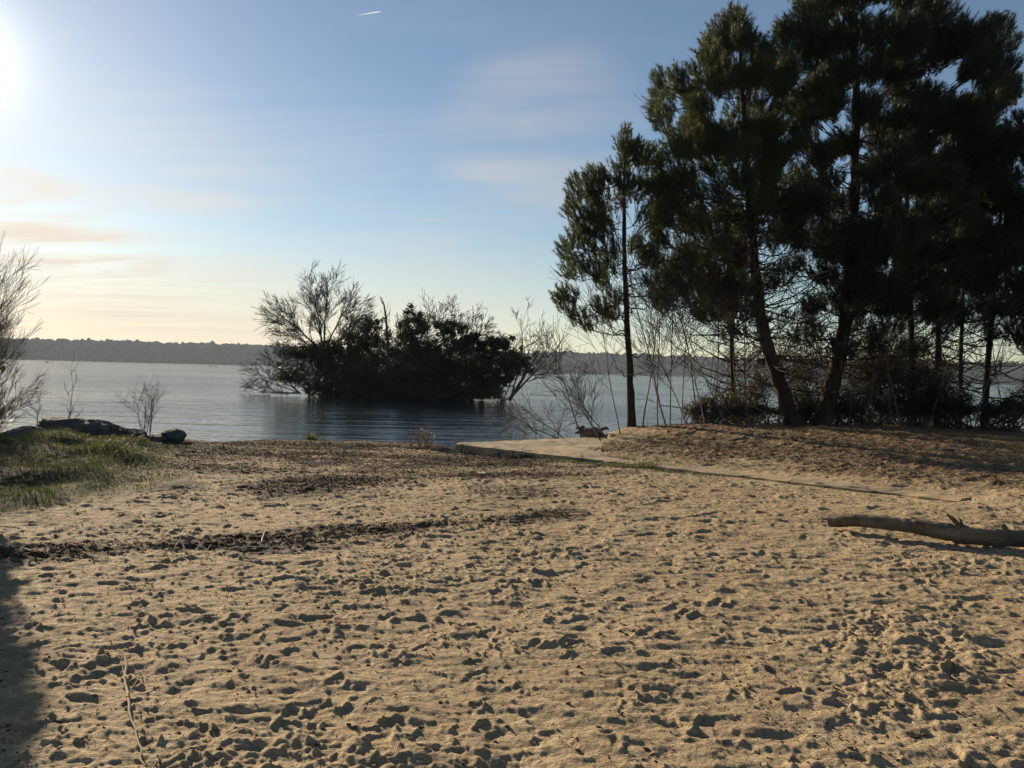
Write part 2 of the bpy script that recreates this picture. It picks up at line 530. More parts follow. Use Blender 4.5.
# fan-spaced grid: fine where the beach is close, coarse to the horizon
ang = np.concatenate([np.linspace(-180, -44, 50)[:-1], np.linspace(-44, 44, 1000), np.linspace(44, 180, 50)[1:-1]])
rad = np.concatenate([[.25, .6, 1.0, 1.4, 1.8, 2.1], 2.4 * (33 / 2.4) ** (np.linspace(0, 1, 880)), [35, 38, 42, 50, 65, 90, 150, 300, 700, 1500, 2650]])
A_, R_ = np.meshgrid(np.radians(ang), rad)
gx = R_ * np.sin(A_); gy = R_ * np.cos(A_)
gz = ground_z(gx, gy)
na, nr = len(ang), len(rad)
verts = np.stack([gx, gy, gz], -1).reshape(-1, 3)
i = np.arange(nr - 1)[:, None] * na; j = np.arange(na)[None, :]; j2 = (j + 1) % na
faces = np.stack([i + j, i + na + j, i + na + j2, i + j2], -1).reshape(-1, 4)[:, ::-1]
mb = MB(); mb.add(verts, faces)
vc = np.concatenate([verts[:na], [[0, 0, verts[:na, 2].mean()]]])
mb.add(vc, np.stack([np.arange(na), np.full(na, na), (np.arange(na) + 1) % na], 1)[:, ::-1])

gm, t, b, o, pos = material('beach_sand')
att = {}
for nme in ('grass', 'wrack', 'needle', 'wet'):
    att[nme] = t.n('ShaderNodeAttribute', attribute_name=nme).outputs['Fac']
big = t.step(t.noise(pos, 0.9, 4, .6), .3, .7)
fine = t.step(t.noise(pos, 26, 4, .65), .3, .7)
grain = t.noise(pos, 330, 2, .7)
sand = t.mix(big, (0.425, 0.322, 0.192), (0.515, 0.398, 0.245))
sand = t.mix(t.math('MULTIPLY', fine, .35), sand, (0.36, 0.25, 0.145))
sand = t.mix(t.step(grain, .62, .75), sand, (0.20, 0.14, 0.09))
# scattered dark crumbs of bark and leaf
vor = t.n('ShaderNodeTexVoronoi', feature='F1')
t.t.links.new(t.map(pos, (1, 1, .4)), vor.inputs['Vector']); vor.inputs['Scale'].default_value = 17
crumb = t.math('MULTIPLY', t.step(vor.outputs['Distance'], .10, .20, 1, 0), t.step(t.noise(pos, 2.2, 3), .48, .62))
sand = t.mix(t.math('MULTIPLY', crumb, .8), sand, (0.10, 0.065, 0.04))
vor2 = t.n('ShaderNodeTexVoronoi', feature='F1')
t.t.links.new(t.map(pos, (1, 1.3, .3)), vor2.inputs['Vector']); vor2.inputs['Scale'].default_value = 48
crumb2 = t.math('MULTIPLY', t.step(vor2.outputs['Distance'], .14, .26, 1, 0), t.step(t.noise(pos, 4.5, 4, .7), .44, .60))
sand = t.mix(t.math('MULTIPLY', crumb2, .75), sand, (0.13, 0.085, 0.05))
damp = t.step(t.noise(t.map(pos, (.7, 1.3, 1)), 1.7, 5, .7), .45, .72)
sand = t.mix(t.math('MULTIPLY', damp, .30), sand, (0.26, 0.175, 0.10))
lit = t.mix(t.step(t.noise(pos, 19, 5, .7), .35, .65), (0.032, 0.022, 0.016), (0.105, 0.068, 0.042))
wf = t.math('MULTIPLY', t.math('MULTIPLY', att['wrack'], 1.5, True), t.step(t.noise(t.map(pos, (.30, 1, 1)), 3.0, 8, .82), .39, .51))
col = t.mix(wf, sand, lit)
nd = t.mix(t.step(t.noise(t.map(pos, (.5, 1, 1)), 7, 8, .82), .40, .58), (0.085, 0.061, 0.037), (0.33, 0.235, 0.132))
nf = t.math('MULTIPLY', att['needle'], t.step(t.noise(pos, 3.2, 5, .7), .15, .42))
col = t.mix(nf, col, nd)
gr = t.mix(t.step(t.noise(pos, 6, 4, .7), .35, .65), (0.035, 0.038, 0.018), (0.12, 0.095, 0.048))
gf = t.math('MULTIPLY', att['grass'], t.step(t.noise(pos, 4, 4, .7), .15, .45))
col = t.mix(gf, col, gr)
col = t.mix(att['wet'], col, (0.06, 0.045, 0.032))
t.t.links.new(col, b.inputs['Base Color'])
b.inputs['Roughness'].default_value = .92
b.inputs['Specular IOR Level'].default_value = .15
hgt = t.math('ADD', t.math('MULTIPLY', t.noise(pos, 55, 4, .7), .011), t.math('MULTIPLY', grain, .0024))
hgt = t.math('ADD', hgt, t.math('MULTIPLY', t.step(t.noise(t.map(pos, (.7, 1.2, 1)), 13, 6, .72), .42, .60), .017))
hgt = t.math('ADD', hgt, t.math('MULTIPLY', t.step(t.noise(t.map(pos, (.8, 1.1, 1)), 31, 5, .7), .40, .62), .007))
bn = t.n('ShaderNodeBump', i_Strength=.85, i_Distance=1.0, i_Height=hgt)
t.t.links.new(bn.outputs[0], b.inputs['Normal'])

ground = mb.build('ground', gm, smooth=True)
tag(ground, 'trampled pale sandy beach sloping down to the lake', 'beach', kind='structure')
allv = np.concatenate([verts, vc])
nzv = patch_at(allv[:, 0], allv[:, 1])
dv = np.interp(allv[:, 0], SX, SY) - allv[:, 1]
for nme, val in (('grass', grass_mask(allv[:, 0], allv[:, 1], nzv)), ('wrack', wrack_mask(allv[:, 0], allv[:, 1], nzv)),
                 ('needle', needle_mask(allv[:, 0], allv[:, 1], nzv)), ('wet', 1 - sst(dv + .15 * nzv, .0, .7))):
    at = ground.data.attributes.new(nme, 'FLOAT', 'POINT')
    at.data.foreach_set('value', val.astype(np.float32))


def gz1(x, y):
    return float(ground_z(np.array([x]), np.array([y]))[0])


# ------------------------------------------------------------------ lake
mb = MB()
mb.add([[-2620, 8, 0], [2620, 8, 0], [2620, 2640, 0], [-2620, 2640, 0]], [[0, 1, 2, 3]])
wm_, t, b, o, pos = material('lake_water')
b.inputs['Base Color'].default_value = (0.016, 0.024, 0.028, 1)
b.inputs['Roughness'].default_value = 0.05
b.inputs['IOR'].default_value = 1.333
b.inputs['Specular IOR Level'].default_value = 0.5
wv1 = t.noise(t.map(pos, (.36, 1.25, 1), (0, 0, R(-8))), 0.95, 3, .5, .3)
wv2 = t.noise(t.map(pos, (.45, 1.5, 1), (0, 0, R(7))), 2.8, 3, .6)
wv3 = t.noise(t.map(pos, (1, 1, 1)), .03, 3, .6)
wv0 = t.noise(t.map(pos, (.13, .52, 1), (0, 0, R(-6))), 1.0, 2, .5, .4)
gust = t.step(wv3, .32, .68, .45, 1.15)
hh = t.math('ADD', t.math('MULTIPLY', wv1, .075), t.math('MULTIPLY', wv2, .046))
hh = t.math('ADD', hh, t.math('MULTIPLY', wv0, .24))
hh = t.math('MULTIPLY', hh, gust)
bn = t.n('ShaderNodeBump', i_Strength=1.0, i_Distance=1.0, i_Height=hh)
t.t.links.new(bn.outputs[0], b.inputs['Normal'])
lake = tag(mb.build('lake', wm_), 'rippled grey blue lake reaching to the far wooded shore', 'lake', kind='structure')

# ------------------------------------------------------------------ far hills and forest
az = np.radians(np.linspace(-100, 100, 700))
g = np.random.default_rng(5)


def n1d(a, scales, amps, seed):
    gg = np.random.default_rng(seed); r = 0
    for s_, m_ in zip(scales, amps):
        kk = np.arange(-400, 401); vals = gg.normal(size=801)
        r = r + m_ * np.interp(a * s_, kk, vals)
    return r


def hill_h(a):
    return 36 + n1d(a, (4, 11, 30), (4.0, 2.5, 1.0), 21)


prof_r = np.array([1960, 1990, 2030, 2150, 2320, 2600.])
prof_f = np.array([-.05, .03, .3, 1.0, .8, -.05])
v = np.stack([np.stack([prof_r * math.sin(a), prof_r * math.cos(a), prof_f * hh_], -1) for a, hh_ in zip(az, hill_h(az))])
k = len(prof_r)
i = np.arange(len(az) - 1)[:, None] * k; j = np.arange(k - 1)[None]
mb = MB(); mb.add(v.reshape(-1, 3), np.stack([i + j, i + j + 1, i + k + j + 1, i + k + j], -1).reshape(-1, 4)[:, ::-1])
tag(mb.build('hills', M['hillsoil'], smooth=True), 'low hills along the far side of the lake', 'hills', kind='structure')

# unit blob
ph = (1 + 5 ** .5) / 2
ico = nrm(np.array([[-1, ph, 0], [1, ph, 0], [-1, -ph, 0], [1, -ph, 0], [0, -1, ph], [0, 1, ph], [0, -1, -ph], [0, 1, -ph], [ph, 0, -1], [ph, 0, 1], [-ph, 0, -1], [-ph, 0, 1]], float))
icf = np.array([[0, 11, 5], [0, 5, 1], [0, 1, 7], [0, 7, 10], [0, 10, 11], [1, 5, 9], [5, 11, 4], [11, 10, 2], [10, 7, 6], [7, 1, 8], [3, 9, 4], [3, 4, 2], [3, 2, 6], [3, 6, 8], [3, 8, 9], [4, 9, 5], [2, 4, 11], [6, 2, 10], [8, 6, 7], [9, 8, 1]])
N = 15000
fa = g.uniform(-math.radians(70), math.radians(70), N); fr = g.uniform(1985, 2200, N)
fz = np.interp(fr, prof_r, prof_f) * hill_h(fa)
clump = n1d(fa, (60, 160), (1.4, 1.2), 33)
sz = g.uniform(5, 9.5, N); hz = sz * g.uniform(.9, 1.5, N)
cz = fz + 7 + clump * .5 + g.normal(size=N) * .9
c = np.stack([fr * np.sin(fa), fr * np.cos(fa), cz], 1)
bl = ico[None] * np.stack([sz, sz, hz], 1)[:, None] * g.uniform(.75, 1.2, (N, 12, 1)) + c[:, None]
mb = MB(); mb.add(bl.reshape(-1, 3), (icf[None] + 12 * np.arange(N)[:, None, None]).reshape(-1, 3))
tag(mb.build('forest', M['forest']), 'hazy dark pine forest covering the far shore hills', 'forest', kind='stuff')

# ------------------------------------------------------------------ haze
hb = MB()
x0, x1, y0, y1, z0, z1 = -2700, 2700, -2700, 2700, -4.2, 75
hb.add([[x0, y0, z0], [x1, y0, z0], [x1, y1, z0], [x0, y1, z0], [x0, y0, z1], [x1, y0, z1], [x1, y1, z1], [x0, y1, z1]],
       [[3, 2, 1, 0], [4, 5, 6, 7], [0, 1, 5, 4], [1, 2, 6, 5], [2, 3, 7, 6], [3, 0, 4, 7]])
hm = bpy.data.materials.new('haze'); hm.use_nodes = True
t = NT(hm.node_tree)
pv = t.n('ShaderNodeVolumePrincipled')
pv.inputs['Color'].default_value = (0.72, 0.84, 1.0, 1)
pv.inputs['Density'].default_value = 0.00008
pv.inputs['Anisotropy'].default_value = 0.2
t.n('ShaderNodeOutputMaterial', i_Volume=pv.outputs[0])
tag(hb.build('haze', hm), 'thin morning haze over the lake', 'haze', kind='stuff')


# ------------------------------------------------------------------ vegetation generators
def curve(p0, p1, bend, n=6, jit=0.0, gg=rng):
    u = np.linspace(0, 1, n)[:, None]
    p0 = np.asarray(p0, float); p1 = np.asarray(p1, float); bend = np.asarray(bend, float)
    P = p0 * (1 - u) + p1 * u + bend * (4 * u * (1 - u))
    if jit:
        e = gg.normal(size=P.shape) * jit; e[0] = 0; e[-1] = 0
        P = P + e
    return P


def needles(mb, base, dirs, L, K, nl, nw, gg):
    """bottle-brush shoots: K tapering needles round each shoot"""
    N = len(base)
    u = gg.uniform(0.05, 1, (N, K, 1))
    root = base[:, None] + dirs[:, None] * (L[:, None, None] * u)
    rnd = gg.normal(size=(N, K, 3))
    perp = nrm(rnd - (rnd * dirs[:, None]).sum(-1, keepdims=True) * dirs[:, None])
    al = gg.uniform(.15, .95, (N, K, 1))
    nd = nrm(dirs[:, None] * np.cos(al) + perp * np.sin(al) - np.array([0, 0, .12]))
    ln = nl * gg.uniform(.7, 1.2, (N, K, 1))
    sd = nrm(np.cross(nd, gg.normal(size=(N, K, 3)))) * (nw / 2)
    v = np.stack([root - sd, root + sd, root + nd * ln], 2).reshape(-1, 3)
    mb.add(v, np.arange(len(v)).reshape(-1, 3))


def pine(name, label, trunk, lobes, mat, dens=1.0, group=None, seed=0, K=52, nl=.15, nw=.014, sl=.34, limb_r=.022, dead=0, dlen=3.6, mbark='bark', up=1.0):
    """trunk: list of (point, radius); lobes: list of (centre, (rx, ry, rz), density)"""
    gg = np.random.default_rng(seed)
    P = np.array([list(p) for p, r_ in trunk]); rr = np.array([r_ for p, r_ in trunk])
    root = empty(name, P[0]); tag(root, label, 'pine tree', group)
    # refine trunk
    s = np.linspace(0, len(P) - 1, (len(P) - 1) * 5 + 1)
    PP = np.stack([np.interp(s, np.arange(len(P)), P[:, q]) for q in range(3)], 1)
    ker = np.array([.25, .5, .25])
    for _ in range(4):
        PP[1:-1] = .25 * PP[:-2] + .5 * PP[1:-1] + .25 * PP[2:]
    PP[1:-1] += gg.normal(size=PP[1:-1].shape) * rr.mean() * .10
    RR = np.interp(s, np.arange(len(P)), rr) * (1 + .06 * gg.normal(size=len(s)))
    RR[0] *= 1.35; RR[1] *= 1.12
    tb = MB(); tb.tube(PP, RR, 10)
    nb = MB()
    zt = PP[:, 2]
    done = []
    lobes = sorted(lobes, key=lambda l_: math.hypot(l_[0][0] - np.interp(l_[0][2], zt, PP[:, 0]), l_[0][1] - np.interp(l_[0][2], zt, PP[:, 1])))
    for c, (rx, ry, rz), dn in lobes:
        c = np.asarray(c, float)
        ax = np.interp(c[2], zt, PP[:, 0]); ay = np.interp(c[2], zt, PP[:, 1])
        hd = math.hypot(c[0] - ax, c[1] - ay)
        za = max(PP[0, 2] + .8, min(c[2] - hd * gg.uniform(.15, .55), zt[-1] - .15))
        a0 = np.array([np.interp(za, zt, PP[:, q]) for q in range(3)])
        tip = c + np.array([0, 0, -.25 * rz])
        lr = min(limb_r * (.4 + .25 * hd), np.interp(za, zt, RR) * .6)
        cand = [d_ for d_ in done if d_[1] < hd - .25 and np.linalg.norm(d_[0] - c) < 1.9 and d_[0][2] < c[2] + .15]
        if cand and hd > .9:
            a1 = min(cand, key=lambda d_: np.linalg.norm(d_[0] - c))[0]
            lr = min(lr, .014)
        else:
            a1 = a0
        done.append((c, hd))
        lc = curve(a1, tip, (gg.normal() * .08 * hd, gg.normal() * .08 * hd, -.06 * hd), 7, .03)
        tb.tube(lc, np.linspace(lr, .010, 7), 5, False)
        n = max(3, int(dn * dens * 76 * (rx * rz + rx * ry + ry * rz) / 3 / (.25)))
        q = gg.normal(size=(n, 3)); q = nrm(q) * gg.uniform(.15, 1, (n, 1)) ** (1 / 2.2)
        base = c + q * np.array([rx, ry, rz])
        out = base - a0; out[:, 2] *= .4
        dr = nrm(.55 * nrm(out) + .35 * q + np.array([0, 0, up]) + .32 * gg.normal(size=(n, 3)))
        L = sl * gg.uniform(.6, 1.15, n)
        base = base - dr * (L[:, None] * .6)
        needles(nb, base, dr, L, K, nl, nw, gg)
        for m in range(n):
            if gg.random() < .16:
                f = gg.integers(2, 6)
                tb.tube(curve(lc[f], base[m] + dr[m] * L[m] * .4, (0, 0, -.05), 4), np.linspace(.012, .006, 4), 3, False)
    for q in range(dead):       # dead lower branches with fine twigs
        za = PP[0, 2] + gg.uniform(.10, .62) * (zt[-1] - PP[0, 2])
        a0 = np.array([np.interp(za, zt, PP[:, e]) for e in range(3)])
        th = gg.uniform(0, 6.28); L = gg.uniform(.6, dlen)
        e1 = a0 + np.array([math.cos(th) * L, math.sin(th) * L, gg.uniform(-.15, .7) * L])
        lc = curve(a0, e1, (0, 0, -.1 * L), 7, .05)
        tb.tube(lc, np.linspace(.024, .007, 7), 4, False)
        for m in range(gg.integers(3, 8)):
            f = gg.integers(2, 7)
            e2 = lc[f] + (lc[f] - lc[f - 1]) * gg.uniform(.5, 2) + gg.normal(size=3) * .28
            tb.tube(curve(lc[f], e2, gg.normal(size=3) * .05, 4), np.linspace(.010, .005, 4), 3, False)
    tb.build('trunk', M[mbark], root, True)
    nb.build('crown', M[mat], root)
    return root


def lob(px, py, rx, rz, Y, dn=1.0, dy=None, gg=rng):
    """an ellipsoid clump of shoots at real distance Y, sizes read in picture units"""
    m = Y / FPX
    yy = Y + (gg.uniform(-.7, .7) if dy is None else dy)
    return (W(px, py, yy), (rx * m, max(rx, rz) * m, rz * m), dn)


def fill(poly, n, r0, r1, Y, dn, dep, seed, holes=()):
    """more clumps through the body of a crown"""
    gg = np.random.default_rng(seed); pg = np.array(poly, float); out = []
    while len(out) < n:
        x, y = gg.uniform(pg[:, 0].min(), pg[:, 0].max()), gg.uniform(pg[:, 1].min(), pg[:, 1].max())
        a, b_ = pg, np.roll(pg, -1, 0)
        cr = ((a[:, 1] > y) != (b_[:, 1] > y)) & (x < (b_[:, 0] - a[:, 0]) * (y - a[:, 1]) / (b_[:, 1] - a[:, 1] + 1e-9) + a[:, 0])
        if cr.sum() % 2 == 0 or any(math.hypot(x - h[0], y - h[1]) < h[2] + r0 * .8 for h in holes): continue
        r_ = gg.uniform(r0, r1)
        out.append(lob(x, y, r_ * gg.uniform(.9, 1.4), r_, Y, dn, gg.uniform(-dep, dep)))
    return out


def trunk_px(pts, Y, dz0=None):
    out = []
    for px, py, wpx in pts:
        out.append([W(px, py, Y), wpx * .36 * Y / FPX])
    p = out[0][0]
    p.z = gz1(p.x, p.y) - .08
    return out


# --- the small pine on the bank
Y1 = 25.2
L1 = [(625, 138, 6, 16), (625, 160, 10, 16), (641, 155, 12, 16), (655, 158, 12, 16), (610, 174, 13, 15), (592, 186, 14, 18), (575, 192, 9, 20),
      (574, 213, 12, 13), (594, 209, 15, 15), (617, 200, 13, 14), (638, 190, 14, 15), (650, 216, 14, 17), (587, 232, 15, 12), (566, 250, 11, 14),
      (580, 264, 17, 13), (601, 260, 14, 11), (567, 270, 10, 10), (638, 248, 13, 10), (651, 258, 12, 12), (559, 296, 8, 9), (567, 305, 12, 9),
      (578, 315, 12, 9), (600, 311, 11, 11), (588, 325, 10, 7), (616, 312, 9, 8), (625, 182, 10, 14), (606, 222, 9, 10)]
pine('small_pine', 'slim small pine standing alone at the left end of the tree group', trunk_px([(632, 421, 11), (630, 370, 9.5), (627, 320, 8), (624, 255, 6.5), (624, 195, 4), (625, 140, 2)], Y1),
     [lob(a, b_, c_, d_, Y1, 1.0) for a, b_, c_, d_ in L1]
     + fill([(625, 135), (602, 170), (570, 190), (568, 230), (560, 280), (578, 318), (610, 318), (640, 275), (660, 255), (662, 170), (645, 150)], 30, 8, 12, Y1, .8, 1.0, 201, [(620, 225, 7), (622, 270, 8)]), 'needles', 1.0, seed=11, nl=.13, dead=16, dlen=1.3, sl=.38)

# --- the big leaning pine
Y2 = 25.0
L2 = [(737, 20, 8, 14), (736, 34, 12, 12), (726, 44, 13, 14), (746, 40, 10, 12), (710, 53, 12, 15), (700, 70, 14, 14), (722, 64, 15, 15), (676, 79, 8, 13), (658, 83, 7, 14),
      (653, 104, 7, 14), (668, 104, 10, 13), (663, 121, 11, 10), (690, 98, 11, 16), (739, 76, 15, 15), (760, 48, 7, 13), (763, 74, 13, 15), (692, 121, 13, 10), (745, 95, 13, 12), (752, 114, 14, 12),
      (724, 136, 14, 9), (700, 147, 16, 9), (672, 155, 15, 8), (718, 163, 13, 11), (745, 147, 14, 12), (687, 178, 16, 9), (768, 130, 14, 14), (772, 100, 12, 14), (716, 190, 14, 9),
      (655, 185, 12, 9), (670, 208, 13, 9), (741, 176, 12, 12), (770, 165, 14, 14), (765, 200, 13, 11), (735, 210, 11, 8), (698, 222, 12, 8), (660, 240, 11, 8), (684, 258, 11, 7), (725, 245, 10, 8), (774, 235, 12, 12)]
pine('leaning_pine', 'tall pine whose lower trunk leans left, with dead lower branches', trunk_px([(797, 415, 20), (778, 378, 19), (765, 340, 17), (756, 285, 15), (750, 215, 12), (745, 130, 8), (738, 25, 3)], Y2),
     [lob(a, b_, c_, d_, Y2, .95, rng.uniform(-1.3, 1.3)) for a, b_, c_, d_ in L2]
     + fill([(737, 12), (716, 36), (702, 52), (690, 85), (672, 78), (657, 95), (657, 120), (680, 125), (665, 150), (655, 188), (690, 185), (700, 165), (760, 205), (785, 220), (786, 60), (755, 42)], 75, 9, 13, Y2, 1.0, 1.8, 202, [(718, 115, 8), (682, 112, 6), (695, 165, 6), (735, 165, 5)])
     + fill([(652, 190), (785, 200), (790, 330), (740, 345), (690, 330), (650, 300)], 80, 6, 9, Y2, .6, 1.8, 203)
     + fill([(642, 160), (700, 150), (705, 290), (655, 325)], 46, 7, 11, Y2 + .6, .8, 1.5, 206)
     + fill([(752, 60), (800, 40), (800, 240), (752, 240)], 30, 8, 12, Y2 + .8, .9, 1.5, 207), 'needles', 1.0, seed=12, dead=120, nl=.15, sl=.46)

# --- the biggest pine
Y3 = 26.0
L3 = [(800, 22, 14, 16), (780, 40, 10, 15), (822, 6, 14, 14), (845, -8, 16, 14), (875, -14, 18, 14), (905, -8, 16, 14), (932, 4, 14, 15), (941, 26, 12, 14), (966, 35, 8, 11), (985, 32, 8, 12), (1006, 28, 10, 11), (1014, 42, 6, 8),
      (1011, 66, 8, 9), (1004, 86, 10, 12), (1013, 98, 5, 8), (994, 107, 12, 11), (973, 112, 15, 10), (950, 122, 16, 10), (985, 140, 8, 7), (1004, 134, 8, 7), (1017, 136, 6, 8), (935, 60, 16, 12), (975, 62, 12, 6), (910, 40, 18, 16),
      (880, 30, 18, 16), (850, 30, 18, 16), (825, 45, 15, 16), (800, 60, 13, 16), (785, 80, 10, 16), (820, 80, 14, 14), (845, 70, 15, 15), (870, 70, 16, 14), (900, 75, 16, 12), (930, 96, 16, 11), (800, 105, 13, 14), (830, 110, 13, 13),
      (870, 105, 15, 13), (905, 112, 16, 12), (810, 140, 13, 13), (845, 140, 12, 13), (880, 140, 15, 13), (920, 145, 18, 12), (955, 155, 16, 11), (800, 175, 14, 12), (830, 180, 13, 13), (870, 175, 16, 14), (910, 180, 18, 13), (945, 190, 16, 12),
      (815, 210, 14, 13), (850, 215, 15, 13), (890, 212, 17, 13), (930, 222, 16, 12), (965, 215, 13, 11), (800, 240, 12, 11), (835, 248, 14, 12), (875, 250, 16, 12), (915, 252, 16, 11), (860, 280, 14, 10), (895, 285, 14, 9), (820, 275, 12, 10), (975, 180, 12, 11)]
pine('great_pine', 'tallest and broadest dark pine, just right of the leaning pine', trunk_px([(820, 420, 24), (834, 380, 21), (845, 325, 18), (851, 260, 16), (855, 180, 13), (856, 90, 9), (852, -20, 4)], Y3),
     [lob(a, b_, c_, d_, Y3, 1.15, rng.uniform(-2.4, 2.4)) for a, b_, c_, d_ in L3]
     + fill([(792, 8), (777, 35), (780, 90), (785, 140), (783, 200), (790, 250), (800, 300), (830, 315), (870, 310), (905, 300), (930, 270), (960, 240), (985, 200), (1000, 160), (982, 120), (1003, 105), (1010, 60), (985, 40), (955, 35), (950, 0), (930, -30), (800, -30)], 190, 9, 14, Y3, 1.1, 2.4, 204, [(967, 88, 8), (952, 62, 6), (845, 130, 5), (862, 168, 5), (940, 75, 5)])
     + fill([(790, 300), (1000, 250), (1000, 330), (900, 370), (800, 370)], 60, 7, 10, Y3, .6, 2.0, 205)
     + fill([(955, 30), (990, 22), (1016, 40), (1012, 70), (1008, 100), (985, 130), (955, 140)], 34, 8, 12, Y3, 1.0, 1.6, 208, [(967, 88, 8), (952, 62, 6)])
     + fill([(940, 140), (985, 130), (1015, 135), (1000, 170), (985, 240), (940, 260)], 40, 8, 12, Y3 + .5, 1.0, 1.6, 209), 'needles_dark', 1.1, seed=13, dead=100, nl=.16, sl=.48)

# --- slim pines on the right, behind
SP = [
    ('slim_pine', 'slim pine with a straight dark trunk right of the tallest pine', [(913, 412, 10), (912, 360, 9), (910, 300, 8), (908, 230, 6), (905, 150, 3)], 27.5,
     [(905, 160, 14, 14), (920, 190, 14, 10), (890, 200, 14, 10), (925, 235, 16, 10), (895, 250, 14, 9), (915, 275, 14, 9), (880, 290, 11, 7)]),
    ('slim_pine', 'slim pine with the thicker trunk of the close pair behind undergrowth', [(938, 412, 9), (938, 350, 8), (939, 290, 7), (942, 220, 5), (945, 150, 3)], 28.5,
     [(945, 160, 14, 14), (955, 195, 14, 10), (930, 210, 14, 10), (958, 240, 14, 9), (935, 262, 13, 8), (950, 285, 11, 7)]),
    ('slim_pine', 'thinnest dark pine trunk against the bright water gap on the right', [(960, 408, 6), (961, 350, 5.5), (963, 290, 5), (966, 220, 3)], 30,
     [(966, 225, 14, 12), (978, 250, 12, 8), (952, 260, 12, 8), (972, 278, 10, 6)]),
    ('slim_pine', 'slim pine leaning right beside the bright water gap', [(984, 414, 9), (988, 360, 8), (993, 300, 7), (999, 230, 5), (1004, 165, 3)], 26.5,
     [(1004, 172, 14, 14), (1015, 200, 14, 10), (990, 205, 14, 10), (1022, 232, 14, 9), (985, 238, 12, 8), (1012, 260, 13, 8), (990, 272, 9, 6), (1020, 285, 10, 6)]),
    ('slim_pine', 'partly visible pine at the right edge of the picture', [(1040, 420, 13), (1040, 350, 11), (1042, 280, 9), (1046, 190, 6), (1050, 110, 3)], 25.5,
     [(1050, 120, 14, 16), (1040, 150, 14, 12), (1058, 160, 14, 12), (1030, 185, 14, 11), (1050, 200, 15, 12), (1028, 225, 13, 10), (1040, 255, 15, 10), (1025, 290, 12, 8), (1050, 290, 14, 9), (1022, 320, 9, 6)]),
    ('slim_pine', 'thin young pine growing between the leaning pine and the small pine', [(733, 418, 8), (733, 370, 7), (731, 320, 6), (728, 260, 5), (726, 205, 3)], 28.0,
     [(726, 205, 10, 14), (738, 230, 10, 8), (715, 238, 11, 8), (742, 258, 10, 7), (712, 272, 9, 6), (735, 285, 9, 5)]),
]
for q, (nm, lb, tp, Y, ll) in enumerate(SP):
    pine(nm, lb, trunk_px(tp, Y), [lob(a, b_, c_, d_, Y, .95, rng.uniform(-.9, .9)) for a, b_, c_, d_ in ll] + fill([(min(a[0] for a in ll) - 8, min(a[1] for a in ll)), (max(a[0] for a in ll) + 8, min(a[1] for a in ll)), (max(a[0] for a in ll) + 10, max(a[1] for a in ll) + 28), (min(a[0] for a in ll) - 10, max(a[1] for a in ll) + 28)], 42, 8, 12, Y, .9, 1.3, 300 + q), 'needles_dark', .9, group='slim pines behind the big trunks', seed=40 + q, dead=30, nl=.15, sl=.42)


def grow(mb, p, d, L, r, lev, gg, P):
    """recursive bare branch"""
    n = 6 if lev > 1 else 4
    pts = [p]; dd = d.copy()
    for q in range(n - 1):
        dd = nrm(dd + gg.normal(size=3) * P['wig'] + np.array([0, 0, P['up']]) * (1 if lev < P['lev'] else .3))
        pts.append(pts[-1] + dd * L / (n - 1))
    pts = np.array(pts)
    r1 = max(r * .45, P['rmin'])
    rr = np.linspace(r, r1, n)
    mb.tube(pts, rr, 6 if r > .03 else (4 if r > .014 else 3), False)
    if lev == 0: return
    for q in range(P['kids'][P['lev'] - lev]):
        u = gg.uniform(.28, 1.0) if q else 1.0
        i0 = min(int(u * (n - 1)), n - 2); f = u * (n - 1) - i0
        b0 = pts[i0] * (1 - f) + pts[i0 + 1] * f
        tdir = nrm(pts[i0 + 1] - pts[i0])
        rnd = gg.normal(size=3); rnd = nrm(rnd - (rnd @ tdir) * tdir)
        a = gg.uniform(*P['ang']) * (1 if q else .4)
        nd = nrm(tdir * math.cos(a) + rnd * math.sin(a))
        if 'flat' in P: nd = nrm(nd * np.array([1, P['flat'], 1]))
        grow(mb, b0, nd, L * gg.uniform(.45, .78), max(np.interp(u, [0, 1], [r, r1]) * .68, P['rmin']), lev - 1, gg, P)


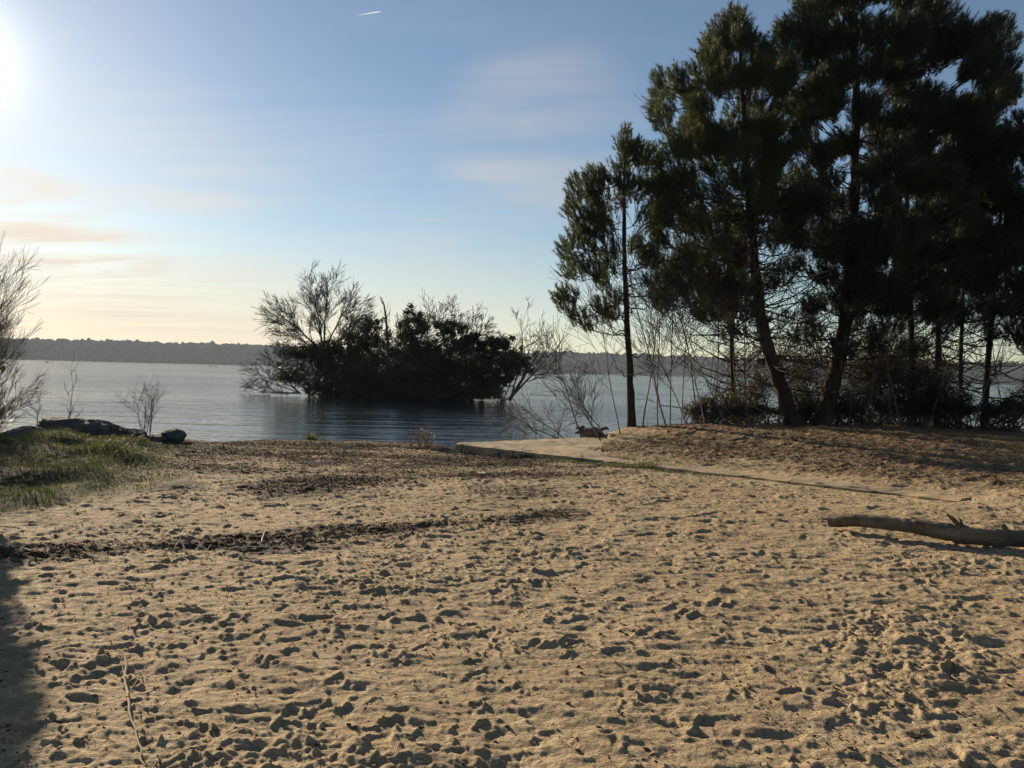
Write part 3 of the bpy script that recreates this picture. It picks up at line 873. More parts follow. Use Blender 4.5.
def bare(name, label, cat, base, stems, mat, P, seed, group=None, tmat=None):
    """stems: (direction, length, radius); the trunk and limbs, then the twigs as the crown"""
    gg = np.random.default_rng(seed)
    root = empty(name, base); tag(root, label, cat, group)
    tb = MB(); cb = MB()
    base = np.array(list(base), float)
    if P.get('fork'):
        top_ = base + np.array([P.get('fx', 0), 0, P['fork']])
        tb.tube(curve(base - [0, 0, .1], top_, (.1, 0, 0), 7, .02), np.linspace(P['fr'], P['fr'] * .8, 7), 8)
        base = top_ - [0, 0, .1]
    for d, L, r in stems:
        d = nrm(np.array(d, float))
        n = 8; pts = [base + gg.normal(size=3) * np.array([.05, .05, 0])]; dd = d.copy()
        for q in range(n - 1):
            dd = nrm(dd + gg.normal(size=3) * P['wig'] * .7 + np.array([0, 0, P['up']]) * .6)
            pts.append(pts[-1] + dd * L / (n - 1))
        pts = np.array(pts); rr = np.linspace(r, max(r * .35, P['rmin']), n)
        tb.tube(pts, rr, 7 if r > .03 else 5, False)
        for q in range(P['kids0']):
            u = gg.uniform(P.get('u0', .22), 1.0) if q else 1.0
            i0 = min(int(u * (n - 1)), n - 2); f = u * (n - 1) - i0
            b0 = pts[i0] * (1 - f) + pts[i0 + 1] * f; tdir = nrm(pts[i0 + 1] - pts[i0])
            rnd = gg.normal(size=3); rnd = nrm(rnd - (rnd @ tdir) * tdir)
            a = gg.uniform(*P['ang']) * (1 if q else .3)
            grow(cb, b0, nrm(tdir * math.cos(a) + rnd * math.sin(a)), L * P['sub'] * gg.uniform(.7, 1.15), max(np.interp(u, [0, 1], [r, r * .35]) * .6, P['rmin']), P['lev'], gg, P)
    tb.build('trunk', M[tmat or mat], root, True)
    if cb.n: cb.build('crown', M[mat], root)
    return root


def leaves(mb, lobes, n, size, gg, dens=None, thin=.35):
    """leafy clumps: random leaf quads through ellipsoid volumes"""
    tot = sum(rx * rz for c, (rx, ry, rz) in lobes)
    for c, (rx, ry, rz) in lobes:
        m = int(n * rx * rz / tot)
        q = nrm(gg.normal(size=(m, 3))) * gg.uniform(.1, 1.0, (m, 1)) ** .5 * gg.uniform(.82, 1.12, (m, 1))
        rv = np.array([rx, ry, rz])
        k_ = max(6, int(16 * rx * rz / (size * 5) ** 2 * .25)); k_ = min(k_, 60)
        sc_ = nrm(gg.normal(size=(k_, 3))) * gg.uniform(.25, 1.12, (k_, 1)) ** .6
        own = gg.integers(0, k_, m)
        p = np.array(list(c)) + sc_[own] * rv + gg.normal(size=(m, 3)) * (.21 * rv * gg.uniform(.6, 1.3, (k_, 1))[own])
        # break the lobe up into sprays
        sp = np.sin(p * 7.3 / (size * 9 + .6) + gg.uniform(0, 6, 3)).sum(1)
        p = p[sp > -1.5 + thin]
        m = len(p)
        a = nrm(gg.normal(size=(m, 3))); b_ = nrm(np.cross(a, gg.normal(size=(m, 3))))
        s = size * gg.uniform(.6, 1.3, (m, 1))
        v = np.stack([p - a * s, p + b_ * s * .42, p + a * s, p - b_ * s * .42], 1).reshape(-1, 3)
        mb.add(v, np.arange(len(v)).reshape(-1, 4))


def bush(name, label, cat, base, lobes, n, size, mat, seed, group=None, nst=9, stem_r=.03, twigs=0):
    gg = np.random.default_rng(seed)
    root = empty(name, base); tag(root, label, cat, group)
    sb = MB(); base = np.array(list(base), float)
    for q in range(nst):
        c, rr = lobes[q % len(lobes)]
        c = np.array(list(c)) + gg.normal(size=3) * np.array(rr) * .35
        b0 = base + gg.normal(size=3) * np.array([.35, .25, 0]) * (1 + .2 * np.max(rr))
        P = curve(b0, c, gg.normal(size=3) * .12, 7, .03)
        sb.tube(P, np.linspace(stem_r, stem_r * .3, 7), 5, False)
        for m in range(4 + twigs):
            f = gg.integers(3, 7)
            e = P[f] + nrm(gg.normal(size=3) + np.array([0, 0, .6])) * gg.uniform(.4, 1.1) * np.mean(rr) * (1.25 if m >= 4 else 1)
            sb.tube(curve(P[f], e, gg.normal(size=3) * .06, 4), np.linspace(stem_r * .35, stem_r * .15, 4), 3, False)
    lb = MB(); leaves(lb, lobes, n, size, gg)
    sb.build('stem', M['twig'], root)
    lb.build('crown', M[mat], root)
    return root


# ------------------------------------------------------------------ the island
mb = MB()
nx, ny = 60, 24
ux = np.linspace(-1, 1, nx); uy = np.linspace(-1, 1, ny)
UX, UY = np.meshgrid(ux, uy)
icx, icy = W(415, 395, 66).x, 66.5
rr = np.sqrt(UX ** 2 + UY ** 2)
IZ = .32 * (1 - rr ** 1.5) + .10 * np.sin(UX * 17) * np.cos(UY * 11) - .05
IZ = np.maximum(IZ, -.8)
i = np.arange(ny - 1)[:, None] * nx; j = np.arange(nx - 1)[None]
mb.add(np.stack([icx + UX * 8.6, icy + UY * 4.2, IZ], -1).reshape(-1, 3), np.stack([i + j, i + j + 1, i + nx + j + 1, i + nx + j], -1).reshape(-1, 4))
tag(mb.build('island', M['island'], smooth=True), 'low dark islet standing in the lake', 'island', kind='structure')
YI = 61.0


def ilob(px, py, rx, rz, Y=YI, dy=None):
    m = Y / FPX
    return (W(px, py, Y + (rng.uniform(-1.6, 1.6) if dy is None else dy)), (rx * m, max(rx, rz) * m * 1.1, rz * m))


def at0(px, Y, z=.25):
    p = W(px, 395, Y); p.z = z
    return p


IB = [
    ('evergreen_shrub', 'low dark shrub at the left end of the island under the big bare tree', (315, YI), [(290, 372, 16, 12), (310, 362, 20, 20), (330, 358, 18, 20), (345, 370, 20, 18), (315, 380, 22, 12), (300, 352, 10, 7)], 9000),
    ('evergreen_shrub', 'open leafy bush beside the dead snag on the island', (368, YI - .5), [(366, 330, 10, 8), (376, 322, 9, 7), (360, 340, 12, 8), (372, 345, 14, 10), (382, 335, 10, 10), (368, 365, 22, 18), (355, 378, 22, 14), (385, 372, 22, 18)], 9000),
    ('evergreen_tree', 'tallest dark evergreen at the middle of the island', (412, YI), [(414, 313, 8, 7), (420, 322, 10, 10), (408, 330, 12, 12), (422, 340, 14, 14), (405, 350, 18, 16), (425, 360, 20, 18), (410, 380, 24, 16), (432, 380, 20, 16)], 12000),
    ('evergreen_tree', 'dark evergreen with a flat clump on top right of the island centre', (452, YI - 1), [(446, 325, 12, 6), (458, 330, 10, 8), (470, 342, 10, 9), (450, 345, 14, 10), (462, 355, 18, 12), (455, 375, 24, 18), (475, 370, 16, 16), (440, 362, 14, 14)], 11000),
    ('evergreen_tree', 'rounded dark evergreen at the right end of the island', (495, YI), [(490, 346, 13, 8), (504, 343, 10, 8), (516, 352, 10, 8), (524, 360, 8, 8), (500, 360, 18, 11), (488, 374, 16, 12), (516, 368, 12, 7), (484, 388, 12, 10)], 9000),
    ('evergreen_shrub', 'dense low dark bush at the front waterline of the island', (440, YI - 2.5), [(400, 388, 22, 12), (425, 388, 24, 14), (450, 388, 24, 14), (470, 390, 16, 10), (380, 385, 20, 10), (440, 372, 26, 16)], 10000),
]
for q, (nm, lb, (bx, by), ll, n) in enumerate(IB):
    x0_, x1_ = min(a[0] - a[2] * .7 for a in ll), max(a[0] + a[2] * .7 for a in ll)
    top = lambda x_: min([a[1] - a[3] * math.sqrt(max(0, 1 - ((x_ - a[0]) / a[2]) ** 2)) for a in ll if abs(x_ - a[0]) < a[2]] or [395])
    bot = 397 if by > YI - 2 else 402
    ex = []
    for _k in range(44):
        x_ = rng.uniform(x0_, x1_); y_ = rng.uniform(top(x_) + 3, bot)
        if q == 0 and x_ < 306: continue
        if q == 4 and y_ > 374 + (520 - x_) * .55: continue
        ex.append((x_, y_, rng.uniform(5, 9), rng.uniform(4, 7)))
        if _k % 4 == 0 and q != 4: ex.append((x_, bot - rng.uniform(0, 5), 8, 4))
    if q == 5:
        for _k in range(46): ex.append((rng.uniform(318, 505), rng.uniform(389, 399), 9, 5))
    bush(nm, lb, 'evergreen', at0(bx, by), [ilob(*a) for a in ll + ex], n * 5, .085, 'leaf_dark', 60 + q, 'evergreens on the island', 12, .05, 2)

PB = dict(wig=.13, up=.05, lev=3, kids=(4, 4, 4), ang=(.3, .85), rmin=.014, kids0=7, sub=.52)
bare('bare_tree', 'big bare tree with a fan of stems at the left end of the island', 'tree', at0(324, YI, .3),
     [((math.sin(R(a_)), rng.uniform(-.5, .5), math.cos(R(a_))), l_ * .92, .03 + .012 * l_) for a_, l_ in ((-92, 2.9), (-78, 3.5), (-62, 3.6), (-47, 3.9), (-33, 4.0), (-20, 4.1), (-8, 4.3), (5, 4.4), (17, 4.1), (30, 3.9), (43, 3.7), (56, 3.4), (70, 2.9))],
     'twig', dict(PB, kids=(4, 4, 3), kids0=10, up=.0, wig=.07, sub=.34, ang=(.25, .62), rmin=.010, fork=2.9, fr=.2, u0=.3), 70)
PB2 = dict(PB, kids0=5, kids=(4, 3, 3), sub=.5)
bare('bare_shrub', 'bare twiggy branches hanging over the water left of the island', 'shrub', at0(300, YI, .2),
     [((-1, .1, .35), 2.6, .05), ((-1, -.3, .1), 2.2, .04), ((-.8, 0, .7), 2.6, .05), ((-1, .2, .55), 2.8, .05), ((-.7, -.3, .2), 2.0, .04)], 'twig', dict(PB2, up=-.01, lev=2, kids=(5, 4)), 71)
bare('bare_tree', 'bare tree with a wide thin crown rising behind the flat topped evergreen', 'tree', at0(452, YI + 2, .3),
     [((.05, .1, 1), 3.4, .08), ((.7, 0, 1), 3.3, .08), ((-.5, 0, 1), 3.2, .07), ((.3, .3, 1), 3.2, .07), ((1.2, .1, 1), 2.9, .06)], 'twig', dict(PB2, up=.0, sub=.36, kids0=7, ang=(.3, .7), fork=2.4, fr=.13), 72)
bare('bare_tree', 'thin bare tree behind the tallest island evergreen', 'tree', at0(400, YI + 2, .3),
     [((-.1, .1, 1), 4.4, .07), ((.2, 0, 1), 4.7, .07), ((.05, .2, 1), 4.4, .06), ((.6, .2, 1), 4.0, .06)], 'twig', dict(PB2, up=.0, sub=.42), 73)
bare('leaning_tree', 'bare tree leaning right over the water at the right end of the island', 'tree', at0(509, YI - 1, .1),
     [((.62, 0, 1), 4.0, .14), ((.85, .1, .9), 3.4, .10), ((.40, .1, 1), 4.2, .08)], 'twig', dict(PB2, kids0=5, sub=.42, u0=.5), 74)
# dead snag
rt = empty('dead_snag', at0(388, YI - 1, .3)); tag(rt, 'thin dead snag with a broken bare top on the island', 'tree')
mb = MB(); P = np.array([list(at0(388, YI - 1, .3)), list(W(388, 345, YI - 1)), list(W(386, 318, YI - 1)), list(W(384, 305, YI - 1)), list(W(381, 297, YI - 1))])
mb.tube(P, [.13, .10, .08, .06, .03], 6)
mb.tube(np.array([P[2], P[2] + [.25, 0, .35], P[2] + [.3, 0, .8]]), [.04, .03, .015], 4)
mb.tube(np.array([P[3], P[3] + [-.2, .1, .2], P[3] + [-.35, .1, .7]]), [.03, .025, .012], 4)
mb.build('trunk', M['twig'], rt, True)

# ------------------------------------------------------------------ left edge: bare tree, saplings, rocks
PL = dict(wig=.10, up=.10, lev=3, kids=(4, 4, 4), ang=(.25, .7), rmin=.0042, kids0=7, sub=.55)
p = W(-48, 420, 20.5); p.z = gz1(p.x, p.y) - .05
bare('bare_tree', 'bare willow like tree with upswept tan twigs at the left edge', 'tree', p,
     [((.25, 0, 1), 2.9, .05), ((.42, -.1, 1), 2.3, .04), ((.1, .2, 1), 3.1, .06), ((-.3, 0, 1), 2.5, .06), ((.7, .1, .8), 1.4, .03), ((1, -.1, .45), .95, .025), ((-.6, .1, 1), 2.4, .05)],
     'twig_tan', dict(PL, sub=.50, kids=(5, 5, 4), kids0=10), 80, tmat='bark_grey')
PS = dict(wig=.12, up=.06, lev=1, kids=(4,), ang=(.4, .9), rmin=.004, kids0=7, sub=.4)


def sapling(name, label, px, py, Y, hpx, lean, seed, mat='twig', r=.02, n=1, P=PS, group=None, cat='sapling', tmat=None):
    p = W(px, py, Y); p.z = gz1(p.x, p.y) - .03 if gz1(p.x, p.y) > -.5 else -.3
    H_ = hpx * Y / FPX
    gg = np.random.default_rng(seed + 999)
    st = [((lean + gg.normal() * .16 * (n > 1), gg.normal() * .15, 1), H_ * gg.uniform(.8, 1.05), r * gg.uniform(.7, 1.1)) for q in range(n)]
    return bare(name, label, cat, p, st, mat, P, seed, group, tmat)


sapling('sapling', 'thin bare sapling leaning right over the largest rock', 62, 420, 17.6, 55, .28, 101, r=.018)
sapling('sapling', 'short single bare sapling left of the largest rock', 37, 428, 17.4, 36, -.15, 102, r=.012)
sapling('sapling', 'bare sapling with several upright stems beside the lower rock', 143, 432, 19.0, 46, .08, 103, r=.016, n=4)


def rock(name, label, c, s, seed, rot=0.0):
    gg = np.random.default_rng(seed)
    n, m = 44, 28
    th = np.linspace(0, 2 * np.pi, n, endpoint=False); phs = np.linspace(-.5 * np.pi, .5 * np.pi, m)
    T, P_ = np.meshgrid(th, phs)
    d = np.stack([np.cos(T) * np.cos(P_), np.sin(T) * np.cos(P_), np.sin(P_)], -1)
    f = 1.0
    for q in range(14):
        k = nrm(gg.normal(size=3)); c0 = gg.uniform(.55, .95)
        dist = d @ k
        f = np.minimum(f, np.where(dist > .01, c0 / np.maximum(dist, .01), 9))
    f = f + .035 * np.sin(d[..., 0] * 9 + 1) * np.sin(d[..., 1] * 11) + .022 * gg.normal(size=f.shape) * (np.abs(P_) < 1.4) + .03 * np.sin(d[..., 0] * 23 + d[..., 2] * 17) * np.sin(d[..., 1] * 19 + 2)
    v = d * f[..., None] * np.array(s)
    v = v @ np.array(Matrix.Rotation(rot, 3, 'Z')).T + np.array(c)
    i = np.arange(m - 1)[:, None] * n; j = np.arange(n)[None]; j2 = (j + 1) % n
    mb = MB(); mb.add(v.reshape(-1, 3), np.stack([i + j, i + j2, i + n + j2, i + n + j], -1).reshape(-1, 4))
    o_ = mb.build(name, M['rock'], None, True)
    return tag(o_, label, 'rock', 'rocks along the left shore')


def rk(px, py, Y, s, label, seed, rot=0):
    p = W(px, py, Y)
    rock('rock', label, (p.x, p.y, p.z), s, seed, rot)


rk(75, 431, 17.8, (.95, .7, .33), 'largest dark rock on the left shore, long and humped', 1, .1)
rk(108, 434, 18.4, (.55, .5, .22), 'flat dark rock just right of the largest rock', 2, .5)
rk(133, 436, 18.7, (.40, .35, .20), 'small dark rock under the bare multi stemmed sapling', 3)
rk(157, 440, 19.0, (.55, .45, .20), 'long low dark rock left of the rounded end rock', 4, .2)
rk(173, 440, 19.0, (.34, .36, .26), 'rounded dark rock at the right end of the row of rocks', 5)
rk(28, 436, 17.2, (.75, .5, .25), 'low dark rock half sunk in grass left of the largest rock', 6)

# evergreen just outside the left edge that throws its shade on the sand
ub = np.array([.829, .559]); wb = np.array([-.553, .833])


def sunframe(u, wv, z):
    ca, sa = math.cos(R(SUN_AZ)), math.sin(R(SUN_AZ))
    return Vector((u * ca + wv * sa, -u * sa + wv * ca, z))


ll = []
for u, wv, z, a, c_ in [(-.40, 13.2, 2.3, .68, .6), (-.28, 13.4, 3.0, .52, .6), (-.8, 13.3, 3.6, .8, .6), (-1.4, 13.0, 2.6, .9, .8), (-1.5, 13.4, 3.6, .8, .6), (-.32, 13.2, 3.5, .65, .5), (-.95, 13.3, 4.3, .7, .5), (-1.2, 13.2, 4.7, .7, .5), (-.26, 13.4, 2.6, .52, .5)] + [(.04, 13.0, z_, .38, .30) for z_ in (1.6, 1.9, 2.2, 2.5, 2.8, 3.1, 3.4)]:
    ll.append((sunframe(u, wv, z), (a, a, c_)))
pb = sunframe(-1.0, 13.2, 0); pb.z = gz1(pb.x, pb.y)
bush('evergreen_tree', 'dense evergreen just beyond the left edge, seen by its shade on the sand', 'evergreen', pb, ll, 56000, .06, 'leaf_dark', 90, None, 12, .04)

# ------------------------------------------------------------------ bank between small pine and big pines
PQ = dict(wig=.07, up=.03, lev=2, kids=(4, 3), ang=(.35, .8), rmin=.0055, kids0=12, sub=.34, u0=.25)
SL = [
    (622, 420, 24.0, 120, -.16, 'slender pale stemmed sapling leaning left against the small pine trunk', 'bark_pale'),
    (667, 418, 24.0, 175, -.24, 'pale sapling leaning left, first to the right of the small pine', 'bark_pale'),
    (673, 417, 25.0, 160, -.05, 'upright thin sapling second to the right of the small pine', 'bark_grey'),
    (689, 417, 24.2, 115, -.36, 'short strongly left leaning sapling right of the small pine', 'bark_pale'),
    (706, 416, 24.6, 165, -.14, 'sapling midway between the small pine and the leaning pine', 'bark_grey'),
    (716, 416, 26.0, 190, .10, 'tall thin sapling leaning right toward the leaning pine', 'bark_grey'),
    (750, 416, 24.4, 150, -.30, 'dark sapling crossing just left of the leaning pine foot', 'bark_grey'),
    (645, 419, 25.0, 140, .12, 'thin dark sapling just right of the small pine trunk', 'bark_grey'),
    (657, 418, 26.0, 150, -.10, 'thin grey sapling behind the left leaning pale sapling', 'bark_grey'),
    (681, 417, 26.4, 185, .06, 'tallest upright sapling in the gap right of the small pine', 'bark_grey'),
    (698, 416, 27.0, 170, -.22, 'dark sapling leaning left in front of the far shore', 'bark_grey'),
    (726, 416, 25.2, 130, -.42, 'low sapling leaning far left beneath the leaning pine', 'bark_grey'),
    (740, 416, 26.6, 200, -.12, 'tall dark sapling close left of the leaning pine', 'bark_grey'),
    (588, 427, 25.5, 95, -.35, 'leftmost bare sapling on the bank, arching over the ramp end', 'bark_grey'),
    (602, 425, 23.6, 85, -.55, 'bare sapling bending left out over the water at the ramp', 'bark_grey'),
    (612, 423, 23.8, 70, -.75, 'lowest bare sapling bent far left over the water', 'bark_grey'),
]
for q, (px, py, Y, hp, ln, lb, mt) in enumerate(SL):
    sapling('sapling', lb, px, py, Y, hp, ln, 120 + q, 'twig', .030 if mt == 'bark_pale' else .026, 1, PQ, 'saplings on the bank', tmat=mt)
SR = [(852, 413, 26, 135, -.12, 'bare sapling close right of the tallest pine foot'), (880, 414, 27, 165, .10, 'tall bare sapling in the thicket right of the tallest pine'), (900, 415, 25.6, 95, -.30, 'short bare sapling leaning left before the slim pines'),
      (948, 415, 26.5, 140, -.08, 'bare sapling just right of the slim pine pair'), (760, 414, 25.6, 110, .35, 'short bare sapling leaning right over the leaning pine foot'), (815, 412, 26.8, 120, .22, 'bare sapling in the gap between the two biggest pines'),
      (785, 413, 28, 190, -.16, 'tall thin bare sapling behind and left of the leaning pine foot'),(868, 412, 25.5, 120, .25, 'bare sapling leaning right behind the tallest pine foot'), (890, 414, 26, 150, -.15, 'bare sapling left of the slim pines'),
      (925, 414, 25.4, 120, .2, 'bare sapling between the slim pine pair'), (975, 416, 25, 110, .12, 'pale bare sapling crossing the right leaning slim pine'), (1008, 414, 26, 130, -.2, 'bare sapling near the right edge of the picture'),
      (800, 412, 27, 170, -.1, 'bare sapling behind the leaning pine base'), (775, 412, 27, 150, .12, 'bare sapling left behind the leaning pine')]
for q, (px, py, Y, hp, ln, lb) in enumerate(SR):
    sapling('sapling', lb, px, py, Y, hp, ln, 140 + q, 'twig', .022, 1, dict(PQ, kids0=9, sub=.42), 'saplings on the bank', tmat='bark_pale' if q == 3 else 'bark_grey')

# undergrowth bushes
UB = [
    (735, 28.5, [(725, 385, 18, 18), (745, 375, 18, 20), (760, 390, 18, 18), (735, 355, 14, 14)], 1600, 'thin tall scrub behind the leaning pine foot, over the water'),
    (880, 29.0, [(860, 345, 20, 24), (890, 340, 20, 24), (905, 365, 20, 20), (870, 370, 24, 20), (845, 360, 16, 20)], 7000, 'tallest dark thicket behind the tallest pine foot'),
    (930, 29.5, [(925, 355, 18, 22), (945, 375, 16, 18), (912, 340, 14, 18)], 3600, 'dark thicket behind the slim pine pair'),
    (795, 29.0, [(785, 345, 16, 20), (805, 335, 16, 20), (815, 370, 18, 20)], 3600, 'tall dark thicket seen between the two biggest trunks'),
    (708, 26.0, [(708, 405, 16, 9), (722, 400, 14, 10), (695, 410, 12, 6)], 1500, 'low thin scrub behind the saplings left of the leaning pine'),
    (752, 26.5, [(750, 395, 18, 18), (768, 380, 16, 18), (738, 404, 14, 10), (760, 360, 12, 12)], 4200, 'scrub bush at the left foot of the leaning pine'),
    (805, 27.5, [(805, 385, 18, 24), (790, 365, 14, 16), (815, 355, 14, 16), (800, 400, 22, 12)], 5200, 'dark bush between the two biggest trunks'),
    (865, 27.0, [(862, 385, 20, 24), (880, 365, 18, 22), (850, 400, 18, 14), (875, 345, 15, 14), (885, 395, 20, 16)], 8200, 'large dark bush right of the tallest pine foot'),
    (912, 26.6, [(908, 390, 20, 20), (925, 380, 18, 22), (900, 372, 16, 18), (918, 402, 24, 12)], 7600, 'dense dark bush in front of the slim pine pair'),
    (950, 26.2, [(948, 400, 20, 14), (938, 388, 16, 16), (962, 405, 18, 11)], 5200, 'lower dark bush left of the bright water gap'),
    (1000, 25.6, [(985, 413, 22, 8), (1006, 408, 20, 10), (1025, 400, 18, 14), (1040, 392, 18, 18)], 5200, 'low dark bush under the right edge pine'),
    (830, 26.8, [(828, 402, 16, 12), (840, 395, 14, 14)], 2400, 'small dark bush behind the tallest pine foot'),
]
for q, (px, Y, ll, n, lb) in enumerate(UB):
    p = W(px, 412, Y); p.z = gz1(p.x, p.y)
    m = Y / FPX
    xs_ = [a[0] for a in ll]
    ll = ll + [(rng.uniform(min(xs_) - 8, max(xs_) + 8), rng.uniform(404, 413), 9, 6) for _k in range(8)]
    bush('undergrowth_bush', lb, 'bush', p, [(W(a, b_, Y + rng.uniform(-.8, .8)), (c_ * m, max(c_, d_) * m, d_ * m)) for a, b_, c_, d_ in ll], int(n * 2.3), .035, 'leaf_brush', 160 + q, 'bushes under the pines', 46, .022, 12)

# ------------------------------------------------------------------ concrete ramp
mb = MB()
ns, nt = 90, 46
S_, T_ = np.meshgrid(np.linspace(-.02, RAMP_L, ns), np.linspace(0, RAMP_W, nt))
g = np.random.default_rng(77)
edge = .022 * n1d(S_[0] * 1.0, (1.1, 3.7), (1, .6), 91)
TT = T_ + edge[None] * np.exp(-T_ / .3)
x = EO[0] + S_ * EE[0] + TT * EP[0]; y = EO[1] + S_ * EE[1] + TT * EP[1]
z = ramp_z(S_) + .006 * g.normal(size=S_.shape) - .03 * (T_ == 0) * 1.0
top = np.stack([x, y, z], -1)
i = np.arange(nt - 1)[:, None] * ns; j = np.arange(ns - 1)[None]
mb.add(top.reshape(-1, 3), np.stack([i + j, i + j + 1, i + ns + j + 1, i + ns + j], -1).reshape(-1, 4))
border = np.concatenate([top[0], top[1:, -1], top[-1, ::-1][1:], top[1:-1, 0][::-1]])
lowb = border - np.array([0, 0, .42])
nb_ = len(border)
q = np.arange(nb_); q2 = (q + 1) % nb_
mb.add(np.concatenate([border, lowb]), np.stack([q, q + nb_, q2 + nb_, q2], 1))
tag(mb.build('boat_ramp', M['concrete']), 'broken edged concrete slab of a boat ramp half buried in sand', 'boat ramp')

# ------------------------------------------------------------------ log
rt = empty('driftwood_log', (4.4, 8.3, gz1(4.4, 8.3))); tag(rt, 'long weathered log with a broken branch stub lying on the sand', 'log')
mb = MB()
pts = [(829, 521.5, 8.95, .058), (880, 525, 8.65, .068), (930, 532, 8.35, .077), (970, 537, 8.2, .083), (1024, 538, 8.1, .086), (1090, 541, 8.05, .094), (1160, 548, 8.0, .112)]
P0 = np.array([list(W(a, b_, Y)) for a, b_, Y, r_ in pts]); rr0 = np.array([q[3] for q in pts])
s = np.linspace(0, len(pts) - 1, 60)
P = np.stack([np.interp(s, np.arange(len(pts)), P0[:, q]) for q in range(3)], 1)
for _ in range(25): P[1:-1] = .25 * P[:-2] + .5 * P[1:-1] + .25 * P[2:]
g = np.random.default_rng(4)
P[:, 2] += .035 * (1 - sst(s, 1.5, 3.6)) * sst(s, -.1, .6)
rr = np.interp(s, np.arange(len(pts)), rr0) * (1 + .05 * np.sin(s * 3.1) + .025 * g.normal(size=60))
rr[34] *= 1.1; rr[27] *= 1.12; rr[28] *= 1.1
s2 = np.linspace(0, 59, 240)
P2 = np.stack([np.interp(s2, np.arange(60), P[:, q]) for q in range(3)], 1); r2 = np.interp(s2, np.arange(60), rr)
mb.tube(P2, r2, 40, False)
vv = mb.v[0].reshape(240, 40, 3)
an = np.arange(40)
gr_ = sum(a_ * np.sin(an[None] * 2 * np.pi / 40 * f_ + p_ + .6 * np.sin(s2[:, None] * w_)) for f_, a_, p_, w_ in ((3, .030, .3, .11), (7, .026, 1.2, .17), (11, .022, 2.1, .23), (17, .018, .7, .31)))
gr_ = gr_ + .018 * g.normal(size=gr_.shape) - .10 * np.clip(np.sin(an[None] * 2 * np.pi / 40 * 5 + 1.5 * np.sin(s2[:, None] * .13)) - .86, 0, 1) * 4 * (np.sin(s2[:, None] * .35) > -.3)
vv[:] = P2[:, None] + (vv - P2[:, None]) * (1 + gr_[..., None])
mb.build('trunk', M['log'], rt, True)
eb = MB(); dirv = nrm(P[0] - P[1])
eb.tube(np.array([P[0] + dirv * .004, P[0] - dirv * .02]), [rr[0] * .93, rr[0] * .93], 18)
eb.build('cut_end', M['logend'], rt)
sb = MB(); a0 = P[27]
sb.tube(np.array([a0, a0 + [-.03, 0, .10], a0 + [-.09, -.02, .155], a0 + [-.16, -.03, .205]]), [.036, .028, .022, .010], 7)
sb.tube(np.array([a0 + [.02, 0, .06], a0 + [.005, .01, .13], a0 + [-.012, .01, .165]]), [.022, .014, .004], 6)
sb.build('branch_stub', M['log'], rt, True)
kb = MB(); a1 = P[36]
kb.tube(np.array([a1 + [0, 0, .05], a1 + [-.03, -.01, .11], a1 + [-.05, -.01, .135]]), [.045, .03, .012], 7)
kb.build('knot', M['log'], rt, True)

# ------------------------------------------------------------------ sticks
def stick(name, label, pts, r, mat, cat='stick', twigs=(), group=None):
    mb = MB()
    P = np.array(pts, float)
    s = np.linspace(0, len(P) - 1, max(6, len(P) * 3))
    PP = np.stack([np.interp(s, np.arange(len(P)), P[:, q]) for q in range(3)], 1)
    PP[1:-1] += rng.normal(size=PP[1:-1].shape) * r * .6
    mb.tube(PP, np.linspace(r, r * .45, len(PP)), 6)
    for tw in twigs:
        T_ = np.array(tw, float); mb.tube(T_, np.linspace(r * .6, r * .25, len(T_)), 5)
    return tag(mb.build(name, M[mat], None, True), label, cat, group)


def gp(px, py, up=.012, z=.65):
    p = G(px, py, z)
    p = G(px, py, gz1(p.x, p.y)); p.z = gz1(p.x, p.y) + up
    return np.array(list(p))


stick('stick', 'long thin brown stick pointing toward the viewer on the front left sand',
      [gp(125, 662, .03), gp(127, 690, .02), gp(130, 715, .02), gp(137, 745, .015), gp(145, 772, .02)], .008, 'stick_brown',
      twigs=[[gp(128, 700, .02), gp(136, 690, .05), gp(147, 676, .06)], [gp(126, 685, .02), gp(123, 676, .03), gp(121, 668, .04)]])
p = gp(183, 552)
stick('stick', 'bright bleached forked stick standing out of the dark drift line', [p + [.03, 0, 0], p + [0, 0, .055], p + [-.03, 0, .10], p + [-.028, 0, .14]], .008, 'stick',
      twigs=[[p + [-.03, .01, .10], p + [-.07, .01, .05], p + [-.085, .01, .0]]])
p = gp(206, 556)
stick('stick', 'small pale Y shaped twig just in front of the dark drift line', [p, p + [.002, 0, .045], p + [.045, 0, .085]], .0055, 'stick', twigs=[[p + [.002, 0, .045], p + [-.03, 0, .075], p + [-.055, 0, .082]]])
stick('stick', 'pale straight stick lying in the drift line at the left edge', [gp(-6, 543), gp(12, 547, .02), gp(31, 553)], .008, 'stick')
p = gp(124, 548)
stick('stick', 'small tangled pale twig in the drift line left of the forked stick', [p + [-.05, 0, .02], p + [0, 0, .04], p + [.045, .01, .015]], .006, 'stick', twigs=[[p + [0, 0, .04], p + [.02, 0, .07], p + [.05, 0, .06]]])
stick('stick', 'short bleached stick tilted in the far end of the drift line', [gp(262, 543), gp(264, 540, .03), gp(267, 535, .05)], .007, 'stick')
stick('stick', 'thin bleached stick lying flat right of the forked stick', [gp(232, 549), gp(250, 549, .02), gp(300, 552)], .006, 'stick')
stick('stick', 'thin brown stick lying obliquely in the middle of the sand', [gp(385, 548), gp(396, 541, .02), gp(408, 534)], .008, 'stick_brown')
stick('stick', 'pale stick in the leaf drift near the water', [gp(308, 467, .02, .3), gp(322, 468, .05, .3), gp(336, 466, .03, .3)], .014, 'stick')
stick('stick', 'pale stick left of the ramp corner in leaf drift', [gp(478, 477, .02, .4), gp(487, 478, .04, .4), gp(496, 477, .03, .4)], .014, 'stick')
